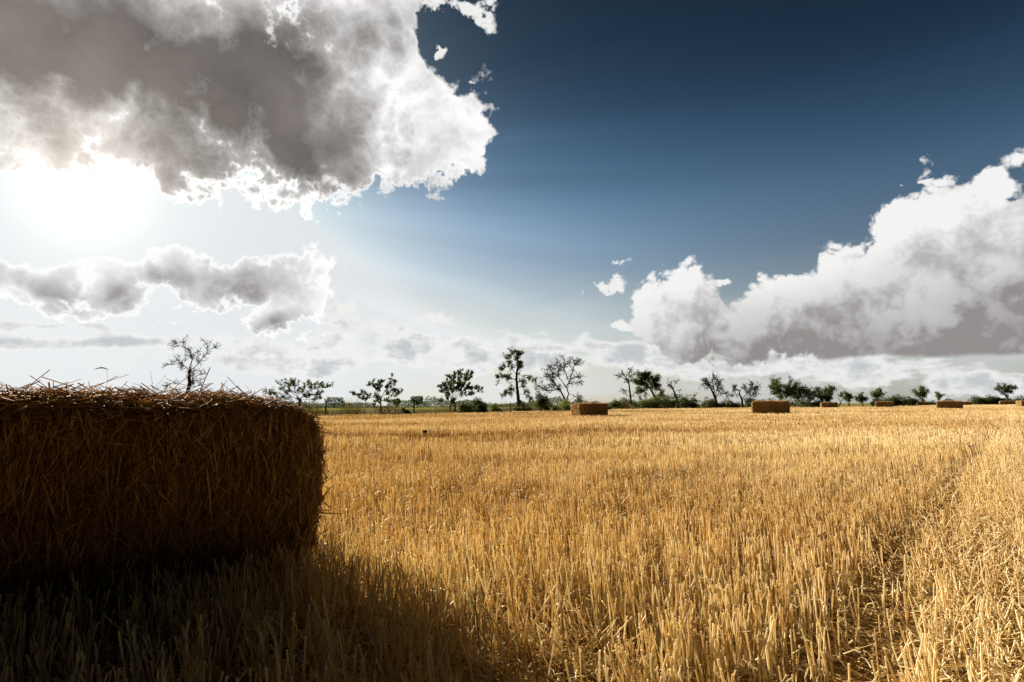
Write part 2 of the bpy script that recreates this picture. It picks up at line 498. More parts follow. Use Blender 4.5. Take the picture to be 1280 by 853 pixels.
CORE = ground_mat('pressed_straw', [(0.3, (0.07, 0.036, 0.014)), (0.5, (0.24, 0.14, 0.055)), (0.7, (0.46, 0.29, 0.12))], 26.0, 10, 1.0, 90)
WIRE = ground_mat('rusty_wire', [(0.3, (0.08, 0.05, 0.03)), (0.7, (0.16, 0.11, 0.08))], 4.0)
DARK_SEED = ground_mat('dark_seed_head', [(0.3, (0.012, 0.008, 0.010)), (0.7, (0.03, 0.018, 0.02))], 30.0)

# ------------------------------------------------------------------ ground sheets
EDGE = [(-160, 40), (-45, 49), (-15, 55.5), (-8, 61), (0, 74), (14, 95), (33, 118), (46, 121), (60, 124), (80, 130), (100, 150), (125, 172), (200, 180), (420, 190)]


def edge_y(x): return np.interp(x, [p[0] for p in EDGE], [p[1] for p in EDGE])


def sheet(name, pts, z, mat, label=None):
    me = bpy.data.meshes.new(name)
    me.from_pydata([(x, y, z) for x, y in pts], [], [list(range(len(pts)))])
    o = mesh_obj(name, me, mat); o['kind'] = 'structure'
    return o


sheet('meadow_ground', [(-3000, -3000), (3000, -3000), (3000, 3000), (-3000, 3000)], 0.0, MEADOW_SOIL)
sheet('stubble_field_ground', [(-160, -120), (420, -120)] + EDGE[::-1], 0.012, SOIL)

# ------------------------------------------------------------------ stubble
ROW = np.array([0.656, 0.755]); PERP = np.array([0.755, -0.656])
BALE_AXIS = np.array([0.80, 0.60]); BALE_BACK = np.array([-0.60, 0.80])
FB_L, FB_W, FB_H = 2.4, 1.2, 0.915
FB_C = np.array([-1.02, 3.08]) - BALE_AXIS * FB_L / 2 + BALE_BACK * FB_W / 2


def in_bale(p, c, ax, L, W, grow=0.0):
    d = p - c; bk = np.array([-ax[1], ax[0]])
    return (np.abs(d @ ax) < L / 2 + grow) & (np.abs(d @ bk) < W / 2 + grow)


# far bales: x, y, axis azimuth (degrees clockwise from straight ahead)
FAR_BALES = [(5.45, 40.6, 64), (19.9, 44.2, 118), (53.6, 97.0, 112), (64.9, 100.0, 125), (107.4, 150.0, 110), (53.4, 70.0, 133), (118.7, 150.0, 118), (133.5, 155.0, 124), (76.6, 85.0, 100)]


def field_points(y0, y1, dens, rows=True, margin=1.5, wide=1.0):
    """Points in the wedge the camera sees, set in drill rows."""
    xm = y1 * wide + margin
    n = int(dens * 2 * xm * (y1 - y0))
    x = rng.uniform(-xm, xm, n); y = rng.uniform(y0, y1, n)
    p = np.stack([x, y], 1)
    if rows and y1 < 15:
        # plants of a few stems each
        k = rng.integers(0, max(1, n // 4), n)
        p = p[k] + rng.normal(0, 0.012, (n, 2))
    if rows:
        s = p @ ROW; t = p @ PERP
        t = np.round(t / 0.125) * 0.125 + rng.normal(0, 0.017, n)
        s = s + rng.normal(0, 0.01, n)
        p = s[:, None] * ROW + t[:, None] * PERP
    x, y = p[:, 0], p[:, 1]
    ok = (np.abs(x) < y * wide + margin) & (y > y0) & (y < y1) & (y < edge_y(x) - 0.3)
    ok &= ~in_bale(p, FB_C, BALE_AXIS, FB_L, FB_W, -0.02)
    for bx, by, az in FAR_BALES:
        a = math.radians(az); ok &= ~in_bale(p, np.array([bx, by]), np.array([math.sin(a), math.cos(a)]), 2.4, 1.2, -0.02)
    return p[ok]


def across(p): return (p - np.array([1.02, 2.1])) @ PERP + 0.07 * wob(p[:, 0], p[:, 1], 55, 2.6)


def furrow(p):
    """1 in the bare wheel mark on the right, where stalks are gone."""
    d = np.linalg.norm(p, axis=1)
    return np.clip(1.25 - np.abs(across(p) - 0.14) / (0.18 + 0.04 * wob(p[:, 0], p[:, 1], 56, 1.5)), 0, 1) * np.clip((26 - d) / 13, 0.2, 1)


def track(p):
    """1 inside the strip of pressed straw beside the wheel mark."""
    return np.clip(1.3 - np.abs(across(p) - 0.52) / 0.26, 0, 1)


PATCHES = [(0.4, 8.1, 1.7, 0.55, 0.9), (-2.0, 15.0, 3.2, 1.1, 0.8), (5.5, 17.0, 4.0, 1.3, 0.7), (1.6, 6.2, 0.7, 0.30, 1.0), (-0.6, 5.3, 0.45, 0.35, 0.9), (2.6, 9.6, 1.2, 0.5, 0.6), (-3.0, 10.5, 1.6, 0.5, 0.6),
           (10.0, 27.0, 7.0, 2.2, 0.6), (-4.0, 26.0, 6.0, 1.8, 0.7), (0.35, 3.2, 0.22, 0.26, 1.0), (1.0, 4.1, 0.3, 0.25, 0.7), (20.0, 48.0, 12.0, 3.0, 0.5), (-5.0, 44.0, 9.0, 2.5, 0.5)]


def ochre(p):
    """Thin, darker patches of weak straw across the middle distance."""
    q = p + 0.5 * np.stack([wob(p[:, 0], p[:, 1], 81, 2.0), 0.5 * wob(p[:, 0], p[:, 1], 82, 2.0)], 1)
    s = np.zeros(len(p))
    for x, y, rx, ry, k in PATCHES: s = np.maximum(s, k * np.exp(-((q[:, 0] - x) / rx) ** 2 - ((q[:, 1] - y) / ry) ** 2))
    return s


def trampled(p):
    """Patches where the straw was pressed down."""
    w = wob(p[:, 0], p[:, 1], 5, 3.4) + 0.5 * wob(p[:, 0], p[:, 1], 6, 1.2)
    w2 = wob(p[:, 0] * 0.3 + 0.1 * p[:, 1], p[:, 1], 15, 5.0)          # long shallow bands
    return np.clip(np.maximum((w - 0.70) / 0.5, (w2 - 0.85) / 0.4), 0, 1)


def stubble(p, sides, segs, rad, hgt=0.203, cap=False, lean_amt=1.0):
    n = len(p)
    tr = track(p); tp = trampled(p); fu = furrow(p); oc = ochre(p); soft = np.clip(1.0 - np.abs(((p - np.array([1.02, 2.1])) @ PERP) - 1.3) / 1.3, 0, 1) * 0.5
    near_b = in_bale(p, FB_C, BALE_AXIS, FB_L, FB_W, 0.45) & ~in_bale(p, FB_C, BALE_AXIS, FB_L, FB_W)
    shade = np.clip(1 - np.linalg.norm((p - np.array([-0.7, 2.0])) * [0.8, 1.0], axis=1) / 1.5, 0, 1)
    mess = np.maximum.reduce([tr, tp * 0.8, soft, near_b * 0.35, shade * 0.5])
    keep = rng.random(n) > np.maximum.reduce([0.35 * tr, tp * 0.50, fu * 0.93, oc * 0.62])
    h = hgt * (1 + 0.16 * wob(p[:, 0], p[:, 1], 8, 4.0) + 0.10 * wob(p[:, 0], p[:, 1] * 0.4, 9, 1.6)) * rng.normal(1, 0.10, n).clip(0.55, 1.4)
    h *= np.where(rng.random(n) < 0.12, rng.uniform(0.3, 0.8, n), 1.0)
    h *= 1 - 0.35 * oc
    h *= 1 + 0.35 * mess * rng.random(n)
    ang = rng.normal(0, 0.075, n) + mess * np.abs(rng.normal(0, 0.62, n)) * lean_amt
    ang = np.clip(ang, -1.35, 1.35)
    # flattened straw lies along the wheel's way, the rest leans anyhow
    az = np.where(rng.random(n) < 0.6 * tr, math.atan2(0.656, 0.755) + math.pi * (rng.random(n) < 0.5) + rng.normal(0, 0.5, n), rng.uniform(0, 6.28, n))
    d = np.stack([np.sin(ang) * np.sin(az) - 0.09 * np.clip(0.6 + 0.5 * wob(p[:, 0], p[:, 1], 33, 2.5), 0, 1.5), np.sin(ang) * np.cos(az), np.cos(ang)], 1)
    base = np.concatenate([p, np.zeros((n, 1))], 1)
    tint = np.clip(rng.normal(0.66, 0.23, n) + 0.15 * wob(p[:, 0] * 0.5, p[:, 1], 21, 5.0) + 0.15 * wob(p[:, 0] * 0.35, p[:, 1], 22, 14.0) - 0.15 * tp - 0.48 * oc + 0.16 * tr, 0, 1)
    b = rng.normal(0, 0.010, (n, 3)) * (1 + 2.5 * mess[:, None]) if segs > 1 else None
    r = rad * rng.normal(1, 0.18, n).clip(0.6, 1.5)
    i = np.flatnonzero(keep)
    return stalks(base[i], (d * h[:, None])[i], r[i], r[i] * 0.92, sides, None if b is None else b[i], segs, tint[i], cap)


bands = [4.5, 6, 8, 10.5, 14, 19, 26, 36, 50, 75, 110, 178]
parts = [stubble(field_points(1.1, 4.5, 760, margin=1.2), 5, 2, 0.0024)]
for y0, y1 in zip(bands[:-1], bands[1:]):
    q = max(1.0, math.sqrt(y0 * y1) / 6.0)          # farther off, fewer and stouter stalks stand for the stand
    parts.append(stubble(field_points(y0, y1, (680 if y1 < 9 else 540) * q ** -1.2, rows=y1 < 30), 5 if y1 < 7 else 4 if y1 < 12 else 3, 1, (0.0024 if y1 < 7 else 0.0023) * q ** 0.66))
o = mesh_obj('wheat_stubble', raw_mesh('wheat_stubble', *join(parts)), STRAW)
tag(o, 'golden cut wheat stubble standing in rows across the whole field', 'stubble', kind='stuff')

# loose straw and dry leaves lying between the rows
def litter(p, lo, hi, rad, sides=4, zmax=0.05, tilt=0.16):
    n = len(p)
    L = rng.uniform(lo, hi, n); az = rng.uniform(0, 6.28, n); el = rng.normal(0, tilt, n)
    v = np.stack([np.cos(el) * np.cos(az), np.cos(el) * np.sin(az), np.sin(el)], 1) * L[:, None]
    base = np.concatenate([p, rng.uniform(0.012, zmax, (n, 1))], 1) - v * 0.5
    base[:, 2] = np.maximum(base[:, 2], 0.012 + np.maximum(0, -v[:, 2]))
    r = rad * rng.uniform(0.6, 1.3, n)
    return stalks(base, v, r, r * 0.8, sides, rng.normal(0, 0.013, (n, 3)), 2, np.clip(rng.normal(0.55, 0.24, n), 0, 1))


p1 = field_points(1.1, 5.0, 520, rows=False, margin=1.2); p2 = field_points(5.0, 14, 120, rows=False)
pt = field_points(1.2, 12, 480, rows=False); pt = pt[(track(pt) > 0.2) | (trampled(pt) > 0.5)]
parts = [litter(p1, 0.04, 0.20, 0.0018), litter(p2, 0.06, 0.26, 0.0024, 3), litter(pt, 0.06, 0.30, 0.0020, 4, 0.11, 0.30)]
# curled leaf sheaths: thin flat ribbons with a bend
pl = field_points(1.1, 8.0, 330, rows=False, margin=1.2); n = len(pl)
L = rng.uniform(0.03, 0.10, n); az = rng.uniform(0, 6.28, n); el = rng.normal(0.2, 0.7, n)
v = np.stack([np.cos(el) * np.cos(az), np.cos(el) * np.sin(az), np.sin(el)], 1) * L[:, None]
base = np.concatenate([pl, rng.uniform(0.02, 0.17, (n, 1))], 1)
parts.append(stalks(base, v, 0.0030, 0.0008, 3, rng.normal(0, 0.018, (n, 3)), 3, np.clip(rng.normal(0.75, 0.2, n), 0, 1)))
o = mesh_obj('loose_straw', raw_mesh('loose_straw', *join(parts)), STRAW)
tag(o, 'broken straw and curled dry leaves littering the ground between stubble rows', 'straw litter', kind='stuff')


# ------------------------------------------------------------------ straw bales
def bale_core(L, W, H, res, bumps, seed, rr=0.13):
    bm = bmesh.new()
    bmesh.ops.create_cube(bm, size=1.0)
    bmesh.ops.subdivide_edges(bm, edges=bm.edges[:], cuts=res, use_grid_fill=True)
    g = np.random.default_rng(seed)
    hx, hy, hz = L / 2, W / 2, H / 2
    for vtx in bm.verts:
        p = np.array(vtx.co) * [L, W, H]
        q = np.clip(p, [-hx + rr, -hy + rr, -hz + rr * 0.5], [hx - rr, hy - rr, hz - rr])
        d = p - q; ln = np.linalg.norm(d)
        if ln > 1e-6:
            nrm = d / ln
            p = q + nrm * min(ln, rr)
            a = sum(math.sin(p[0] * g1 + p[1] * g2 + p[2] * g3 + g4) for g1, g2, g3, g4 in BUMPS[seed % 3])
            p = p + nrm * (a * bumps * 0.25 + g.normal(0, bumps * 0.35))
        vtx.co = (p[0], p[1], p[2] + hz)
    me = bpy.data.meshes.new('compressed_straw'); bm.to_mesh(me); bm.free()
    for f in me.polygons: f.use_smooth = True
    return me


BUMPS = [[tuple(np.random.default_rng(s * 10 + k).uniform(3, 14, 3)) + (k,) for k in range(5)] for s in range(3)]


def bale_straw(L, W, H, dens, rad, lmin, lmax, rr=0.13, sides=4, fringe=0, dens_back=None, bold=0, tmean=0.45):
    """Strands lying over the faces of a bale, in the bale's own frame (x long, -y front)."""
    parts = []
    faces = [('front', L, H, dens), ('back', L, H, dens_back or dens), ('right', W, H, dens), ('left', W, H, dens_back or dens), ('top', L, W, dens)]
    for nm, a, b, dn in faces:
        n = int(a * b * dn)
        u = rng.uniform(-a / 2, a / 2, n); w = rng.uniform(0, b, n)
        Ln = rng.uniform(lmin, lmax, n) * np.where(rng.random(n) < 0.12, 1.7, 1.0)
        th = rng.normal(0, 0.29, n) + np.where(rng.random(n) < 0.15, rng.uniform(-1.57, 1.57, n), 0)       # angle from the vertical of the face
        lift = rng.uniform(-0.01, 0.022, n) + np.where(rng.random(n) < 0.06, rng.uniform(0, 0.03, n), 0)
        if nm == 'top': th = rng.uniform(-3.14, 3.14, n)
        su, sw = np.sin(th), np.cos(th)
        # how far the rounded edge falls back at this spot
        cu = np.maximum(0, np.abs(u) - (a / 2 - rr)); cw = np.maximum(0, (w - (b - rr)) if nm != 'top' else np.abs(w - b / 2) - (b / 2 - rr))
        fall = rr - np.sqrt(np.maximum(0, rr * rr - np.minimum(rr * rr, cu ** 2 + cw ** 2)))
        out_n = lift - fall * 0.95
        tip = rng.normal(0.010, 0.035, n) * (Ln / 0.2)
        if nm == 'top':
            c = np.stack([u, w - b / 2, H + out_n], 1); v = np.stack([su * Ln, sw * Ln, tip + rng.normal(0, 0.25, n) * Ln * (rng.random(n) < 0.3)], 1); nd = np.array([0, 0, 1.0])
        else:
            du = {'front': (1, 0), 'back': (-1, 0), 'right': (0, 1), 'left': (0, -1)}[nm]
            nn = {'front': (0, -1), 'back': (0, 1), 'right': (1, 0), 'left': (-1, 0)}[nm]
            hd = {'front': W / 2, 'back': W / 2, 'right': L / 2, 'left': L / 2}[nm]
            c = np.stack([u * du[0] + nn[0] * (hd + out_n), u * du[1] + nn[1] * (hd + out_n), w], 1)
            v = np.stack([su * Ln * du[0] + nn[0] * tip, su * Ln * du[1] + nn[1] * tip, sw * Ln], 1); nd = np.array([nn[0], nn[1], 0.0])
        bnd = nd[None] * rng.normal(0.006, 0.012, n)[:, None] + rng.normal(0, 0.012, (n, 3))
        base = c - v * 0.5
        low = np.minimum(base[:, 2], (base + v)[:, 2])
        if nm != 'top':       # strands on the sides are tucked in under the top edge
            base[:, 2] -= np.maximum(0, np.maximum(base[:, 2], (base + v)[:, 2]) - (H - rr * 0.25 + rng.normal(0, 0.012, n)))
            low = np.minimum(base[:, 2], (base + v)[:, 2])
        base[:, 2] += np.maximum(0, 0.01 - low)
        r = rad * rng.gamma(9, 1 / 9, n).clip(0.45, 1.9)
        parts.append(stalks(base, v, r, r * 0.85, sides, bnd, 2, np.clip(rng.normal(tmean, 0.24, n), 0, 1)))
    if bold:
        # single stout pale stems lying proud of the front face
        n = bold; u = rng.uniform(-L / 2 + 0.1, L / 2 - 0.03, n); z = rng.uniform(0.08, H - 0.1, n); th = rng.normal(0, 0.55, n); Ln = rng.uniform(0.08, 0.30, n)
        v = np.stack([np.sin(th) * Ln, rng.normal(0, 0.012, n) - 0.01, np.cos(th) * Ln], 1)
        c = np.stack([u, np.full(n, -W / 2 - 0.022), z], 1) - v / 2
        c[:, 2] = np.maximum(c[:, 2], 0.02)
        parts.append(stalks(c, v, rad * 1.25, rad * 1.0, 5, rng.normal(0, 0.012, (n, 3)), 2, rng.uniform(0.65, 1.0, n)))
    if fringe:
        n = fringe
        u = rng.uniform(-L / 2, L / 2, n); y = rng.uniform(-W / 2, W / 2, n) ** 1
        c = np.stack([u, y, np.full(n, H - 0.03)], 1)
        inx = np.minimum(L / 2 - np.abs(u), W / 2 - np.abs(y)); c[:, 2] -= np.clip(0.10 - inx, 0, 0.1) * 0.8
        Ln = np.where(rng.random(n) < 0.035, rng.uniform(0.07, 0.17, n), rng.gamma(2.2, 0.026, n).clip(0.02, 0.11)); az = rng.uniform(0, 6.28, n); el = np.abs(rng.normal(0.05, 0.36, n)).clip(0.0, 1.3)
        v = np.stack([np.cos(el) * np.cos(az), np.cos(el) * np.sin(az), np.sin(el)], 1) * Ln[:, None]
        parts.append(stalks(c, v, rad * 0.85, rad * 0.6, sides, rng.normal(0, 0.012, (n, 3)), 2, np.clip(rng.normal(0.42, 0.2, n), 0, 1)))
        # ends and corners: strands standing off the vertical edge
        n = fringe // 7
        z = rng.uniform(0.05, H - 0.05, n); sx = np.where(rng.random(n) < 0.5, 1.0, -1.0)
        c = np.stack([sx * (L / 2 - 0.04), rng.uniform(-W / 2, W / 2, n), z], 1)
        Ln = rng.gamma(2.2, 0.035, n).clip(0.03, 0.25); 
        v = norm(np.stack([sx * np.abs(rng.normal(0.5, 0.3, n)), rng.normal(-0.1, 0.4, n), rng.normal(-0.9, 0.5, n)], 1)) * Ln[:, None]
        parts.append(stalks(c, v, rad, rad * 0.7, sides, rng.normal(0, 0.01, (n, 3)), 2, np.clip(rng.normal(0.55, 0.2, n), 0, 1)))
    return join(parts)


def slump(v, L, H, amt):
    """Settled bale: ends bulge in the middle, draw in at the foot and round over at the top."""
    z = v[:, 2] / H; k = np.clip(np.abs(v[:, 0]) / (L / 2), 0, 1.2) ** 5
    e = np.where(z < 0.68, 0.07 * ((0.68 - z) / 0.68) ** 2, 0.08 * ((z - 0.68) / 0.32).clip(0, 1.3) ** 2.4)
    v = v.copy()
    v[:, 0] -= np.sign(v[:, 0]) * k * e * amt
    v[:, 2] -= k * np.clip(z - 0.5, 0, 1) * 0.06 * amt
    # compressed flakes stand in and out of the long faces
    v[:, 1] *= 1 + 0.022 * amt * wob(v[:, 0] + 0.2 * v[:, 2], v[:, 2] * 0.5, 71, 0.35) + 0.018 * amt * wob(v[:, 0], v[:, 2], 72, 0.8)
    v[:, 2] += 0.018 * amt * wob(v[:, 0], v[:, 1], 73, 0.6) * np.clip(z, 0, 1)
    return v


def slump_mesh(me, L, H, amt):
    c = np.empty(len(me.vertices) * 3, dtype=np.float32); me.vertices.foreach_get('co', c)
    me.vertices.foreach_set('co', slump(c.reshape(-1, 3), L, H, amt).astype(np.float32).ravel()); me.update()
    return me


GB = 'large rectangular straw bales on the field'
fb = empty('straw_bale', (FB_C[0], FB_C[1], 0.0), math.atan2(BALE_AXIS[1], BALE_AXIS[0]))
tag(fb, 'huge shadowed straw bale filling the lower left, its top fringe lit', 'straw bale', GB)
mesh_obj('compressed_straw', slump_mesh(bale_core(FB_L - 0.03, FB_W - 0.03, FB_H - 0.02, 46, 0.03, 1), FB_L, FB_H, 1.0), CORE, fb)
ls = mesh_obj('surface_straw', slump_mesh(raw_mesh('surface_straw', *bale_straw(FB_L, FB_W, FB_H, 6600, 0.0021, 0.07, 0.28, fringe=4200, dens_back=2500, bold=420, tmean=0.38)), FB_L, FB_H, 1.0), BALE_STRAW, fb)  # darker strand tint paints in the deeper shade on this near bale
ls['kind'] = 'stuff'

far_core = slump_mesh(bale_core(2.38, 1.18, 1.0, 22, 0.05, 2, 0.12), 2.4, 1.0, 0.5)
far_straw = slump_mesh(raw_mesh('surface_straw', *bale_straw(2.42, 1.2, 1.02, 1500, 0.006, 0.12, 0.40, rr=0.12, sides=3, fringe=700, tmean=0.8)), 2.4, 1.0, 0.5)  # paler strand tint stands in for stronger ambient light on the far bales
bale_labels = [
    'straw bale standing alone in the stubble in front of the wide bare tree',
    'straw bale broadside on, standing alone ahead of the dark leafy trees right of centre',
    'small distant bale below a flat topped tree and a leaning dead stem',
    'small distant bale touching the left end of a long low hedge',
    'tiny bale with a pale top under a broad dark tree, right distance',
    'bale on the far right with a pale left end and a smaller bale behind it',
    'tiny bale partly hidden behind the right end of a larger far bale',
    'tiny pale bale in front of the lone flat crowned tree at far right',
    'bale cut off by the right edge of the picture']
proto = None
for (bx, by, az), lab in zip(FAR_BALES, bale_labels):
    b = empty('straw_bale', (bx, by, 0.0), math.radians(90 - az))
    tag(b, lab, 'straw bale', GB)
    if proto is None:
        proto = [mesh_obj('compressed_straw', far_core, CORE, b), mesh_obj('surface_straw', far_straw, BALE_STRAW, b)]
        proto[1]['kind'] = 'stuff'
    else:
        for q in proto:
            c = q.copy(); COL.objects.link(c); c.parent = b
    s = 1.0 + 0.05 * math.sin(bx)
    b.scale = (s, s, s * 1.0)


